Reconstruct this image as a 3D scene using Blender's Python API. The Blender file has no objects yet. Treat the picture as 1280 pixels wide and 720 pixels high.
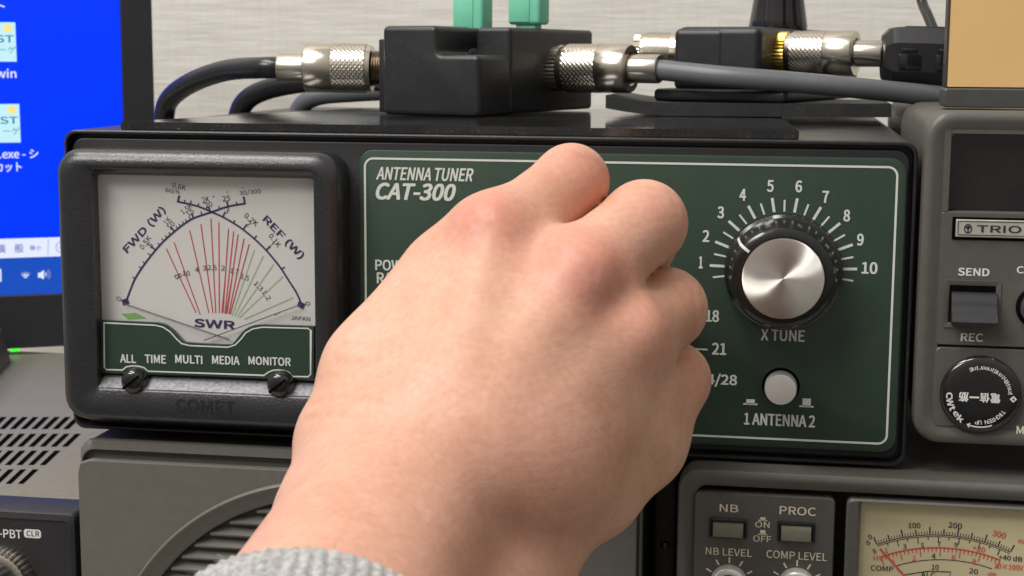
import bpy, bmesh, math, random
import numpy as np
from mathutils import Vector, Matrix
random.seed(7)
S = bpy.context.scene
COL = S.collection

# ------------------------------------------------------------------ camera
F = 1994.0; CX, CY = 640.0, 360.0                     # focal length in pixels of the 1280 px wide photograph
CAM = np.array([0.12574481, -0.46920994, 0.03082822])
R3 = np.array([[0.98539911, 0.17016484, 0.00570256],
               [0.03008724, -0.14106918, -0.98954244],
               [-0.16758088, 0.97526582, -0.14412923]])
cd = bpy.data.cameras.new('camera'); cam = bpy.data.objects.new('camera', cd); COL.objects.link(cam)
rt, up, bk = R3[0], -R3[1], -R3[2]
cam.matrix_world = Matrix(((rt[0], up[0], bk[0], CAM[0]), (rt[1], up[1], bk[1], CAM[1]), (rt[2], up[2], bk[2], CAM[2]), (0, 0, 0, 1)))
cd.sensor_width = 36.0; cd.lens = F / 1280 * 36.0
cd.clip_start = 0.02; cd.clip_end = 50
cd.dof.use_dof = True; cd.dof.focus_distance = 0.445; cd.dof.aperture_fstop = 40
S.camera = cam

# ------------------------------------------------------------------ world (a dim indoor surround: pale ceiling, darker floor)
W = bpy.data.worlds.new('World'); S.world = W; W.use_nodes = True
nt = W.node_tree; bg = nt.nodes['Background']
tc = nt.nodes.new('ShaderNodeTexCoord'); sp = nt.nodes.new('ShaderNodeSeparateXYZ'); rp = nt.nodes.new('ShaderNodeValToRGB')
mp = nt.nodes.new('ShaderNodeMapRange'); mp.inputs['From Min'].default_value = -1; mp.inputs['From Max'].default_value = 1
nt.links.new(tc.outputs['Generated'], sp.inputs[0]); nt.links.new(sp.outputs['Z'], mp.inputs['Value'])
nt.links.new(mp.outputs[0], rp.inputs[0]); nt.links.new(rp.outputs[0], bg.inputs[0])
e = rp.color_ramp.elements
e[0].position = 0.30; e[0].color = (.05, .045, .04, 1)
e[1].position = 0.80; e[1].color = (.70, .68, .64, 1)
k = e.new(0.52); k.color = (.36, .335, .31, 1)
bg.inputs[1].default_value = 0.80

# ------------------------------------------------------------------ ceiling lamps
def area(name, loc, target, sx, sy, power, col):
    l = bpy.data.lights.new(name, 'AREA'); l.shape = 'RECTANGLE'; l.size = sx; l.size_y = sy; l.energy = power; l.color = col
    o = bpy.data.objects.new(name, l); COL.objects.link(o); o.location = loc
    o.rotation_euler = (Vector(target) - Vector(loc)).to_track_quat('-Z', 'Y').to_euler()
    return o
area('ceiling_light', (-0.55, -0.50, 1.6), (0.05, 0.0, 0), 1.3, 0.35, 24, (1, .97, .93))
area('ceiling_light', (-1.05, -1.35, 1.35), (0.05, 0.0, 0), 1.0, 0.5, 24, (1, .97, .94))
S.view_settings.view_transform = 'Standard'; S.view_settings.look = 'None'
S.view_settings.exposure = 0.07; S.view_settings.gamma = 1.0; S.view_settings.use_curve_mapping = False
S.cycles.max_bounces = 8
S.cycles.use_denoising = True

# ------------------------------------------------------------------ measuring: a pixel of the photograph seen on a given plane
def ray(px, py): return R3.T @ np.array([(px - CX) / F, (py - CY) / F, 1.0])
def U(px, py, y=0.0):
    r = ray(px, py); return CAM + (y - CAM[1]) / r[1] * r
def UZ(px, py, z):
    r = ray(px, py); return CAM + (z - CAM[2]) / r[2] * r
def PX(w):
    c = R3 @ (np.array(w) - CAM); return CX + F * c[0] / c[2], CY + F * c[1] / c[2]
def solve(o, d, px):                                   # distance along o + s d at which it is seen at column px
    lo, hi = 0.0, 0.5; o = np.array(o); d = np.array(d); s0 = PX(o)[0] < px
    for _ in range(60):
        m = (lo + hi) / 2
        if (PX(o + m * d)[0] < px) == s0: lo = m
        else: hi = m
    return lo

class Frame:                                           # a flat face: origin, right, up, outward normal
    def __init__(s, O, ex=(1, 0, 0), ez=(0, 0, 1)):
        s.O = np.array(O, float); s.ex = np.array(ex, float); s.ez = np.array(ez, float); s.n = np.cross(s.ex, s.ez)
    def w(s, u, v, h=0.0): return s.O + u * s.ex + v * s.ez + h * s.n
    def uv(s, px, py, h=0.0):
        r = ray(px, py); o = s.O + h * s.n; t = np.dot(o - CAM, s.n) / np.dot(r, s.n); q = CAM + t * r - s.O
        return np.dot(q, s.ex), np.dot(q, s.ez)
    def rect(s, x0, y0, x1, y1, h=0.0):
        xm, ym = (x0 + x1) / 2, (y0 + y1) / 2
        return s.uv(x0, ym, h)[0], s.uv(x1, ym, h)[0], s.uv(xm, y1, h)[1], s.uv(xm, y0, h)[1]
def front(y): return Frame((0, y, 0))                  # faces the viewer; u = x, v = z

# ------------------------------------------------------------------ materials
def mat(name, col, rough=.5, metal=0., var=.08, nscale=300., bump=0., bscale=2500., emit=None, spec=None, coat=0., aniso=0., dust=0., extra=None):
    m = bpy.data.materials.new(name); m.use_nodes = True; t = m.node_tree; b = t.nodes['Principled BSDF']
    b.inputs['Roughness'].default_value = rough; b.inputs['Metallic'].default_value = metal
    if spec is not None: b.inputs['Specular IOR Level'].default_value = spec
    if coat: b.inputs['Coat Weight'].default_value = coat; b.inputs['Coat Roughness'].default_value = .12
    tcn = t.nodes.new('ShaderNodeTexCoord')
    n = t.nodes.new('ShaderNodeTexNoise'); n.inputs['Scale'].default_value = nscale; n.inputs['Detail'].default_value = 5
    t.links.new(tcn.outputs['Object'], n.inputs['Vector'])
    r = t.nodes.new('ShaderNodeValToRGB'); r.color_ramp.elements[0].position = .3; r.color_ramp.elements[1].position = .7
    r.color_ramp.elements[0].color = tuple(c * (1 - var) for c in col) + (1,)
    r.color_ramp.elements[1].color = tuple(min(1, c * (1 + var)) for c in col) + (1,)
    t.links.new(n.outputs['Fac'], r.inputs[0]); t.links.new(r.outputs[0], b.inputs['Base Color'])
    # smudges vary the gloss a little
    n2 = t.nodes.new('ShaderNodeTexNoise'); n2.inputs['Scale'].default_value = 60; n2.inputs['Detail'].default_value = 4
    t.links.new(tcn.outputs['Object'], n2.inputs['Vector'])
    mr = t.nodes.new('ShaderNodeMapRange'); mr.inputs['To Min'].default_value = max(.02, rough - .08); mr.inputs['To Max'].default_value = min(1, rough + .08)
    t.links.new(n2.outputs['Fac'], mr.inputs['Value']); t.links.new(mr.outputs[0], b.inputs['Roughness'])
    if bump:
        n3 = t.nodes.new('ShaderNodeTexNoise'); n3.inputs['Scale'].default_value = bscale; n3.inputs['Detail'].default_value = 2
        t.links.new(tcn.outputs['Object'], n3.inputs['Vector'])
        bp = t.nodes.new('ShaderNodeBump'); bp.inputs['Strength'].default_value = bump; bp.inputs['Distance'].default_value = .0002
        t.links.new(n3.outputs['Fac'], bp.inputs['Height']); t.links.new(bp.outputs[0], b.inputs['Normal'])
    if dust:
        d1_ = t.nodes.new('ShaderNodeTexVoronoi'); d1_.inputs['Scale'].default_value = 900; d1_.inputs['Randomness'].default_value = 1
        d2_ = t.nodes.new('ShaderNodeTexNoise'); d2_.inputs['Scale'].default_value = 45; d2_.inputs['Detail'].default_value = 6; d2_.inputs['Roughness'].default_value = .7
        for q_ in (d1_, d2_): t.links.new(tcn.outputs['Object'], q_.inputs['Vector'])
        c1 = t.nodes.new('ShaderNodeMapRange'); c1.inputs['From Min'].default_value = .22; c1.inputs['From Max'].default_value = .10; t.links.new(d1_.outputs['Distance'], c1.inputs['Value'])
        c2 = t.nodes.new('ShaderNodeMapRange'); c2.inputs['From Min'].default_value = .46; c2.inputs['From Max'].default_value = .72; t.links.new(d2_.outputs['Fac'], c2.inputs['Value'])
        ml = t.nodes.new('ShaderNodeMath'); ml.operation = 'MULTIPLY'; t.links.new(c1.outputs[0], ml.inputs[0]); t.links.new(c2.outputs[0], ml.inputs[1])
        fl2 = t.nodes.new('ShaderNodeMath'); fl2.operation = 'MULTIPLY_ADD'; fl2.inputs[1].default_value = .07; t.links.new(c2.outputs[0], fl2.inputs[0]); t.links.new(ml.outputs[0], fl2.inputs[2])
        fm_ = t.nodes.new('ShaderNodeMath'); fm_.operation = 'MULTIPLY'; fm_.inputs[1].default_value = dust; t.links.new(fl2.outputs[0], fm_.inputs[0])
        dm = t.nodes.new('ShaderNodeMix'); dm.data_type = 'RGBA'; dm.inputs['B'].default_value = (.30, .29, .27, 1)
        t.links.new(fm_.outputs[0], dm.inputs['Factor']); t.links.new(r.outputs[0], dm.inputs['A']); t.links.new(dm.outputs['Result'], b.inputs['Base Color'])
    if emit:
        b.inputs['Emission Color'].default_value = tuple(emit[:3]) + (1,); b.inputs['Emission Strength'].default_value = emit[3]
    if aniso:
        b.inputs['Anisotropic'].default_value = aniso
        tg = t.nodes.new('ShaderNodeTangent'); tg.direction_type = 'RADIAL'; tg.axis = 'Y'
        t.links.new(tg.outputs[0], b.inputs['Tangent'])
    if extra: extra(m, t, b, tcn)
    return m
M = {}
M['black'] = mat('black_plastic', (.013, .013, .015), .42, bump=.25, bscale=3500, dust=0.35)
M['bezel'] = mat('meter_bezel_plastic', (.018, .0185, .021), .27, bump=.5, bscale=2200, spec=.7, dust=0.16)
M['cover'] = mat('black_painted_steel', (.011, .011, .0125), .36, bump=.35, bscale=4000, dust=0.4)
M['void'] = mat('dark_recess', (.004, .004, .005), .9, spec=0.)
M['green'] = mat('green_panel_paint', (.023, .046, .030), .36, var=.06, nscale=150, bump=.12, bscale=5000, dust=0.16)
M['white'] = mat('white_print', (.62, .65, .60), .6, var=.03)
M['face'] = mat('meter_face_card', (.62, .605, .59), .6, var=.02, nscale=100)
M['navy'] = mat('navy_print', (.022, .018, .085), .6)
M['ink'] = mat('black_print', (.02, .018, .03), .6)
M['red'] = mat('red_print', (.50, .045, .05), .6)
M['lgreen'] = mat('pale_green_print', (.33, .50, .28), .6)
M['dgreen'] = mat('lamp_green_film', (.20, .42, .12), .5)
M['strip'] = mat('ledge_sheen_grey', (.33, .33, .35), .42, metal=.55, var=.35, nscale=900)  # pale grey carrying dust and a painted-in reflection over dark plastic
M['gloss'] = mat('glossy_black', (.010, .010, .011), .14, coat=.5, dust=0.12)
M['knob'] = mat('knob_bakelite', (.012, .011, .011), .20, coat=.3)
M['spun'] = mat('spun_aluminium', (.95, .91, .84), .44, metal=1, var=.03, aniso=1.0)
M['alu'] = mat('aluminium', (.72, .71, .70), .28, metal=1, var=.04)
M['btn'] = mat('satin_button', (.84, .82, .78), .30, metal=.45, var=.02)
M['steel'] = mat('needle_steel', (.05, .05, .055), .4)
M['trio'] = mat('warm_grey_paint', (.090, .085, .076), .42, var=.06, bump=.25, bscale=3000, dust=0.25)
M['spk'] = mat('olive_grey_paint', (.122, .117, .103), .42, var=.05, bump=.2, bscale=3000, dust=0.18)
M['cabinet'] = mat('dark_vinyl', (.030, .028, .026), .5, bump=.4, bscale=1500, dust=0.3)
M['icomtop'] = mat('grey_cover_paint', (.20, .182, .135), .5, bump=.4, bscale=3500, dust=0.2)
M['icom'] = mat('radio_front_plastic', (.014, .014, .016), .5, bump=.3, bscale=3000, dust=0.3)
M['cream'] = mat('cream_print', (.72, .66, .51), .6)
M['pale'] = mat('off_white_print', (.68, .68, .66), .6)
M['tsface'] = mat('cream_meter_card', (.60, .53, .33), .6, var=.04, nscale=90)
M['tsred'] = mat('scale_red_print', (.62, .09, .06), .6)
M['silver'] = mat('badge_silver', (.50, .48, .42), .4, metal=.35)
M['button'] = mat('olive_button', (.17, .165, .115), .4)
M['rubber'] = mat('black_rubber', (.015, .0155, .017), .52, var=.25, nscale=500, bump=.6, bscale=2000, dust=0.45)
M['sheet'] = mat('black_sheet', (.016, .016, .017), .07, var=.3, nscale=700, bump=.02, bscale=900, spec=.6, dust=0.8)
M['print3d'] = mat('matte_black_print', (.013, .0135, .015), .40, var=.05, bump=.2, bscale=1800, dust=0.3)
M['nickel'] = mat('nickel_plate', (.62, .57, .49), .24, metal=1, var=.06)
M['nickeldark'] = mat('nickel_thread', (.30, .26, .21), .3, metal=1, var=.1)
M['brass'] = mat('gold_plate', (.80, .55, .13), .3, metal=1)
M['mint'] = mat('mint_plastic', (.17, .56, .38), .42, var=.04)
M['coax'] = mat('black_coax_jacket', (.012, .013, .016), .28, dust=0.15)
M['coaxgrey'] = mat('grey_coax_jacket', (.115, .122, .130), .42, var=.05)
M['monitor'] = mat('monitor_bezel', (.022, .022, .026), .45, bump=.2)
M['blue'] = mat('screen_blue', (.0, .01, .05), .3, var=0, spec=.2, emit=(.0, .033, .93, 1.0))
M['taskblue'] = mat('taskbar_blue', (.0, .01, .05), .3, var=0, spec=.2, emit=(.010, .072, .47, 1.0))
M['swhite'] = mat('screen_white', (.05, .05, .05), .3, var=0, emit=(.72, .78, .95, 1.0))
M['sgrey'] = mat('screen_grey', (.02, .02, .02), .3, var=0, emit=(.22, .25, .50, 1.0))
M['scyan'] = mat('screen_pale_cyan', (.05, .05, .05), .3, var=0, emit=(.50, .82, .90, 1.0))
M['steal'] = mat('screen_teal', (.02, .02, .02), .3, var=0, emit=(.02, .19, .33, 1.0))
M['syellow'] = mat('screen_yellow', (.05, .05, .02), .3, var=0, emit=(.92, .72, .22, 1.0))
M['sred'] = mat('screen_red', (.05, .01, .01), .3, var=0, emit=(.8, .05, .10, 1.0))
M['led'] = mat('green_led', (.02, .3, .02), .3, var=0, emit=(.06, 1.0, .04, 1.1))
M['tan'] = mat('tan_card', (.72, .47, .19), .55, var=.02, nscale=30)
M['tanframe'] = mat('brown_frame', (.045, .034, .030), .5)
M['standgrey'] = mat('dark_grey_plastic', (.060, .058, .055), .45, dust=0.3)
M['desk'] = mat('desk_laminate', (.30, .28, .25), .5)

def wall_extra(m, t, b, tcn):
    # woven wallpaper: fine horizontal ribs broken up by noise
    mpn = t.nodes.new('ShaderNodeMapping'); mpn.inputs['Scale'].default_value = (30, 30, 330)
    t.links.new(tcn.outputs['Object'], mpn.inputs[0])
    n = t.nodes.new('ShaderNodeTexNoise'); n.inputs['Scale'].default_value = 1.0; n.inputs['Detail'].default_value = 4; n.inputs['Roughness'].default_value = .6
    t.links.new(mpn.outputs[0], n.inputs['Vector'])
    mp2 = t.nodes.new('ShaderNodeMapping'); mp2.inputs['Scale'].default_value = (300, 300, 40); t.links.new(tcn.outputs['Object'], mp2.inputs[0])
    n2 = t.nodes.new('ShaderNodeTexNoise'); n2.inputs['Scale'].default_value = 1.0; n2.inputs['Detail'].default_value = 3
    t.links.new(mp2.outputs[0], n2.inputs['Vector'])
    ad = t.nodes.new('ShaderNodeMath'); ad.operation = 'MULTIPLY_ADD'; ad.inputs[1].default_value = .35
    t.links.new(n2.outputs['Fac'], ad.inputs[0]); t.links.new(n.outputs['Fac'], ad.inputs[2])
    r = t.nodes.new('ShaderNodeValToRGB')
    r.color_ramp.elements[0].position = .48; r.color_ramp.elements[0].color = (.63, .60, .545, 1)
    r.color_ramp.elements[1].position = .86; r.color_ramp.elements[1].color = (.74, .71, .655, 1)
    t.links.new(ad.outputs[0], r.inputs[0]); t.links.new(r.outputs[0], b.inputs['Base Color'])
    bp = t.nodes.new('ShaderNodeBump'); bp.inputs['Strength'].default_value = .5; bp.inputs['Distance'].default_value = .0008
    t.links.new(ad.outputs[0], bp.inputs['Height']); t.links.new(bp.outputs[0], b.inputs['Normal'])
M['wall'] = mat('woven_wallpaper', (.55, .5, .43), .8, extra=wall_extra)

def pane_mat(name):
    m = bpy.data.materials.new(name); m.use_nodes = True; t = m.node_tree; t.nodes.remove(t.nodes['Principled BSDF'])
    o = t.nodes['Material Output']; tr = t.nodes.new('ShaderNodeBsdfTransparent'); g = t.nodes.new('ShaderNodeBsdfGlossy')
    g.inputs['Roughness'].default_value = .05
    lw = t.nodes.new('ShaderNodeLayerWeight'); lw.inputs[0].default_value = .5
    pw = t.nodes.new('ShaderNodeMath'); pw.operation = 'POWER'; pw.inputs[1].default_value = 5; t.links.new(lw.outputs['Facing'], pw.inputs[0])
    fr = t.nodes.new('ShaderNodeMath'); fr.operation = 'MULTIPLY_ADD'; fr.inputs[1].default_value = .9; fr.inputs[2].default_value = .045; t.links.new(pw.outputs[0], fr.inputs[0])
    mx = t.nodes.new('ShaderNodeMixShader'); t.links.new(fr.outputs[0], mx.inputs[0]); t.links.new(tr.outputs[0], mx.inputs[1])
    t.links.new(g.outputs[0], mx.inputs[2]); t.links.new(mx.outputs[0], o.inputs[0]); return m
M['pane'] = pane_mat('clear_acrylic')

# ------------------------------------------------------------------ mesh builder
class MB:
    def __init__(s): s.v = []; s.f = []; s.m = []; s.mats = []
    def mi(s, name):
        if name not in s.mats: s.mats.append(name)
        return s.mats.index(name)
    def add(s, vs, fs, mname):
        o = len(s.v); k = s.mi(mname); s.v += [tuple(map(float, p)) for p in vs]
        for f in fs: s.f.append(tuple(i + o for i in f)); s.m.append(k)
    def loft(s, loops, mname, cap0=True, cap1=True, closed=True):
        n = len(loops[0]); vs = [p for l in loops for p in l]; fs = []
        for i in range(len(loops) - 1):
            for j in range(n if closed else n - 1):
                k = (j + 1) % n; fs.append((i*n + j, i*n + k, (i+1)*n + k, (i+1)*n + j))
        if cap0: fs.append(tuple(range(n - 1, -1, -1)))
        if cap1: b = (len(loops) - 1) * n; fs.append(tuple(range(b, b + n)))
        A = np.array([tuple(p) for p in vs]); A = A - A.mean(0); vol = 0.0
        for f in fs:
            q = A[list(f)]; vol += np.einsum('ij,ij->', np.cross(q[1:-1], q[2:]), np.repeat(q[:1], len(q) - 2, 0))
        if vol < 0: fs = [f[::-1] for f in fs]
        s.add(vs, fs, mname)
    def rloft(s, fr, specs, mname, cap0=True, cap1=True, n=7):     # specs: u0,u1,v0,v1,r,h
        loops = []
        for (u0, u1, v0, v1, r, h) in specs:
            r = max(1e-5, min(r, (u1 - u0) / 2 - 1e-6, (v1 - v0) / 2 - 1e-6)); l = []
            for (cu, cv, a0) in ((u1 - r, v1 - r, 0), (u0 + r, v1 - r, 90), (u0 + r, v0 + r, 180), (u1 - r, v0 + r, 270)):
                for k in range(n):
                    a = math.radians(a0 + 90 * k / (n - 1)); l.append(fr.w(cu + r * math.cos(a), cv + r * math.sin(a), h))
            loops.append(l)
        s.loft(loops, mname, cap0, cap1)
    def plate(s, fr, rc, r, h0, h1, mname, bev=.0004, nb=3):       # rounded plate with softened front edge
        u0, u1, v0, v1 = rc; sp_ = [(u0, u1, v0, v1, r, h0)]
        for k in range(nb + 1):
            a = math.pi / 2 * k / nb; i = bev * (1 - math.cos(a)); d = bev * math.sin(a)
            sp_.append((u0 + i, u1 - i, v0 + i, v1 - i, r - i, h1 - bev + d))
        s.rloft(fr, sp_, mname)
    def box(s, x0, x1, y0, y1, z0, z1, mname, bev=.0005, seg=2, mx=None):
        bm = bmesh.new(); bmesh.ops.create_cube(bm, size=1)
        for v in bm.verts: v.co = Vector(((x0 + x1)/2 + v.co.x*(x1 - x0), (y0 + y1)/2 + v.co.y*(y1 - y0), (z0 + z1)/2 + v.co.z*(z1 - z0)))
        if bev: bmesh.ops.bevel(bm, geom=bm.edges[:], offset=bev, segments=seg, affect='EDGES', profile=.5)
        s.bm(bm, mname, mx)
    def bm(s, bm, mname, mx=None):
        bm.verts.index_update()
        vs = [(mx @ v.co if mx else v.co) for v in bm.verts]; s.add(vs, [[v.index for v in f.verts] for f in bm.faces], mname); bm.free()
    def tube(s, path, rad, mname, n=20, cap=True, prof=None):
        path = [Vector(p) for p in path]; N = len(path); rad = rad if hasattr(rad, '__len__') else [rad] * N
        t0 = (path[1] - path[0]).normalized(); ref = Vector((0, 0, 1)) if abs(t0.z) < .9 else Vector((0, 1, 0))
        u = t0.cross(ref).normalized(); loops = []
        for i in range(N):
            a = path[max(0, i - 1)]; b = path[min(N - 1, i + 1)]; t = (b - a).normalized()
            if t.length < .5: t = t0
            u = (u - t * u.dot(t)).normalized(); w = t.cross(u); l = []
            for k in range(n):
                g = 2 * math.pi * k / n; q = rad[i] * (prof(k, i) if prof else 1)
                l.append(path[i] + (u * math.cos(g) + w * math.sin(g)) * q)
            loops.append(l)
        s.loft(loops, mname, cap, cap)
    def lathe(s, o, d, prof, mname, n=40, mod=None, cap0=True, cap1=True):      # prof: (distance along d, radius); |d| stretches the distances
        o = Vector(o); d = Vector(d); ls = d.length; d.normalize(); prof = [(p[0]*ls, p[1]) for p in prof]; ref = Vector((0, 0, 1)) if abs(d.z) < .9 else Vector((0, 1, 0))
        u = d.cross(ref).normalized(); w = d.cross(u); loops = []
        for i, (h, r) in enumerate(prof):
            loops.append([o + d*h + (u*math.cos(2*math.pi*k/n) + w*math.sin(2*math.pi*k/n)) * (r * (mod(k, i) if mod else 1)) for k in range(n)])
        s.loft(loops, mname, cap0, cap1)
    # flat printing on a face
    def poly(s, fr, pts, mname, h=.00012): s.add([fr.w(u, v, h) for u, v in pts], [tuple(range(len(pts)))], mname)
    def stroke(s, fr, pts, wd, mname, h=.00012, closed=False):
        n = len(pts); L = []; Rr = []
        P = [np.array(p, float) for p in pts]
        for i in range(n):
            a = P[i - 1] if (i or closed) else P[i]; b = P[(i + 1) % n] if (i < n - 1 or closed) else P[i]
            t = b - a; t = t / (np.linalg.norm(t) + 1e-12); nn = np.array([-t[1], t[0]])
            if 0 < i < n - 1 or closed:
                t1 = P[i] - P[i-1]; t1 = t1/(np.linalg.norm(t1)+1e-12); c = max(.5, abs(np.dot(np.array([-t1[1], t1[0]]), nn)))
            else: c = 1
            L.append(P[i] + nn*wd/2/c); Rr.append(P[i] - nn*wd/2/c)
        vs = [fr.w(*p, h) for p in L] + [fr.w(*p, h) for p in Rr]
        s.add(vs, [(n + i, n + (i+1) % n, (i+1) % n, i) for i in range(n if closed else n - 1)], mname)
    def spx(s, fr, pts, wpx, mname, h=.00012, closed=False):        # stroke measured on the photograph
        k = np.linalg.norm(np.array(fr.uv(pts[0][0] + 1, pts[0][1], h)) - np.array(fr.uv(*pts[0], h)))
        s.stroke(fr, [fr.uv(*p, h) for p in pts], wpx * k, mname, h, closed)
    def disc(s, fr, u, v, r, mname, h=.00012, n=24): s.poly(fr, [(u + r*math.cos(2*math.pi*k/n), v + r*math.sin(2*math.pi*k/n)) for k in range(n)], mname, h)
    def text(s, fr, body, cu, cv, w, hgt, mname, h=.00012, ang=0., bold=.0, shear=0., space=1.0):
        vs, fs = text_geo(body, 0, shear, space)
        x0, y0 = vs.min(0); x1, y1 = vs.max(0); q = vs - np.array([(x0 + x1)/2, (y0 + y1)/2])
        ky = hgt / (y1 - y0) if hgt else w / (x1 - x0); kx = w / (x1 - x0) if w else ky
        d = max(0, bold) * 1.15 * (y1 - y0) * ky; H_ = (y1 - y0) * ky; W_ = (x1 - x0) * kx
        kx *= max(.5, (W_ - 2*d) / W_); ky *= max(.5, (H_ - 1.4*d) / H_)
        q = q * np.array([kx, ky]); c, sn = math.cos(ang), math.sin(ang)
        for i, (ox, oy) in enumerate(((0, 0), (d, 0), (-d, 0), (d*.7, d*.7), (-d*.7, d*.7), (d*.7, -d*.7), (-d*.7, -d*.7)) if d else ((0, 0),)):   # a bold face: the stroke spread a little each way
            s.add([fr.w(cu + (a + ox)*c - (b + oy)*sn, cv + (a + ox)*sn + (b + oy)*c, h + i*3e-6) for a, b in q], fs, mname)
    def tpx(s, fr, body, x0, y0, x1, y1, mname, h=.00012, bold=.02, shear=0., space=1.0, tilt=None):
        u0, u1, v0, v1 = fr.rect(x0, y0, x1, y1, h); s.text(fr, body, (u0+u1)/2, (v0+v1)/2, u1 - u0, v1 - v0, mname, h, 0, bold, shear, space)
    def trot(s, fr, body, x, y, lenpx, hpx, deg, mname, h=.00012, bold=.02):   # centred text turned clockwise by deg on the picture
        u, v = fr.uv(x, y, h); k = np.linalg.norm(np.array(fr.uv(x + 1, y, h)) - np.array([u, v]))
        s.text(fr, body, u, v, lenpx * k, hpx * k, mname, h, -math.radians(deg), bold)
    def build(s, name, parent=None, ang=38, smooth=True, loc=None, wn=False):
        me = bpy.data.meshes.new(name); me.from_pydata(s.v, [], s.f)
        for k in s.mats: me.materials.append(M[k])
        me.polygons.foreach_set('material_index', s.m); me.update()
        if smooth:
            me.polygons.foreach_set('use_smooth', [len(p.vertices) < 5 for p in me.polygons]); me.set_sharp_from_angle(angle=math.radians(ang))
        o = bpy.data.objects.new(name, me); COL.objects.link(o)
        if wn: w_ = o.modifiers.new('wn', 'WEIGHTED_NORMAL'); w_.keep_sharp = True
        if loc is not None:
            me.transform(Matrix.Translation(-Vector(loc))); o.location = loc
        if parent is not None: put(o, parent)
        return o
def wpos(o): return Vector(o.location)                 # every object keeps world coordinates
def put(o, parent):
    o.parent = parent; o.matrix_parent_inverse = Matrix.Translation(-wpos(parent))
_tc = {}
def _font(fn):                                         # lettering faces that come with Blender itself
    try: return bpy.data.fonts.load(bpy.utils.system_resource('DATAFILES', path='fonts') + '/' + fn)
    except Exception: return None
FONTS = {'noto': _font('Noto Sans CJK Regular.woff2')}; FONTS['grot'] = FONTS['noto']
FACE = 'grot'
def text_geo(body, bold, shear, space):
    key = (body, bold, shear, space, FACE)
    if key in _tc: return _tc[key]
    c = bpy.data.curves.new('lettering', 'FONT'); c.body = body
    if FONTS.get(FACE): c.font = FONTS[FACE]
    c.offset = bold; c.shear = shear; c.space_character = space; c.resolution_u = 4
    o = bpy.data.objects.new('lettering', c); COL.objects.link(o)
    dg = bpy.context.evaluated_depsgraph_get(); dg.update()
    me = bpy.data.meshes.new_from_object(o.evaluated_get(dg))
    vs = np.array([(v.co.x, v.co.y) for v in me.vertices]); fs = []
    for p in me.polygons:
        i = list(p.vertices); a = vs[i]; ar = sum(a[k-1][0]*a[k][1] - a[k][0]*a[k-1][1] for k in range(len(i)))
        fs.append(tuple(i if ar > 0 else i[::-1]))
    bpy.data.objects.remove(o); bpy.data.meshes.remove(me); bpy.data.curves.remove(c)
    _tc[key] = (vs, fs); return _tc[key]
def tag(o, label=None, cat=None, group=None, kind=None):
    for a, b in (('label', label), ('category', cat), ('group', group), ('kind', kind)):
        if b: o[a] = b
    return o
def thing(name, loc, label, cat, group=None):
    o = bpy.data.objects.new(name, None); COL.objects.link(o); o.location = loc; o.empty_display_size = .01
    return tag(o, label, cat, group)
def bez(pts, n=24):                                    # Catmull-Rom through the points
    P = [Vector(p) for p in pts]; P = [P[0]*2 - P[1]] + P + [P[-1]*2 - P[-2]]; out = []
    for i in range(1, len(P) - 2):
        for k in range(n):
            t = k / n; a, b, c, d = P[i-1:i+3]
            out.append(.5*((2*b) + (c - a)*t + (2*a - 5*b + 4*c - d)*t*t + (3*b - a - 3*c + d)*t**3))
    out.append(P[-2]); return out

# ================================================================== the setting
DESK_Z = -0.235
b = MB(); b.add([(-2.2, .42, -.9), (2.2, .42, -.9), (2.2, .42, 1.6), (-2.2, .42, 1.6)], [(0, 1, 2, 3)], 'wall')
b.build('wall', smooth=False)['kind'] = 'structure'
b = MB(); b.box(-.9, .9, -.22, .415, DESK_Z - .03, DESK_Z, 'desk', .002)
b.build('desk')['kind'] = 'structure'

# ================================================================== antenna tuner
TUN_TOP, TUN_BOT = 0.0072, -0.0880
XL, XR = -0.0970, 0.1625
tuner = thing('antenna_tuner', (.033, .12, TUN_BOT - .004), 'black antenna tuner with green front panel and square cross-needle meter', 'antenna tuner')
fb = front(0.0)
b = MB()                                               # folded steel cover: a sleeve round the front frame
b.rloft(fb, [(XL, XR, TUN_BOT, TUN_TOP, .004, -.235), (XL, XR, TUN_BOT, TUN_TOP, .004, .0006), (XL + .0004, XR - .0004, TUN_BOT + .0004, TUN_TOP - .0004, .0038, .0010),
             (XL + .0010, XR - .0010, TUN_BOT + .0010, TUN_TOP - .0010, .0034, .0010), (XL + .0012, XR - .0012, TUN_BOT + .0012, TUN_TOP - .0012, .0033, -.004)], 'cover')
b.build('cover', tuner)
b = MB(); fx = (XL + .0020, XR - .0020, TUN_BOT + .0021, TUN_TOP - .0024)
b.plate(fb, fx, .0040, -.004, -.0004, 'black', .0006)
b.build('front_frame', tuner)
for (x, y) in ((-.075, .03), (.145, .03), (-.075, .2), (.145, .2)):
    b = MB(); b.lathe((x, y, TUN_BOT), (0, 0, -1), [(0, .006), (.003, .006), (.004, .0052)], 'rubber', 20); b.build('foot', tuner)
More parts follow.
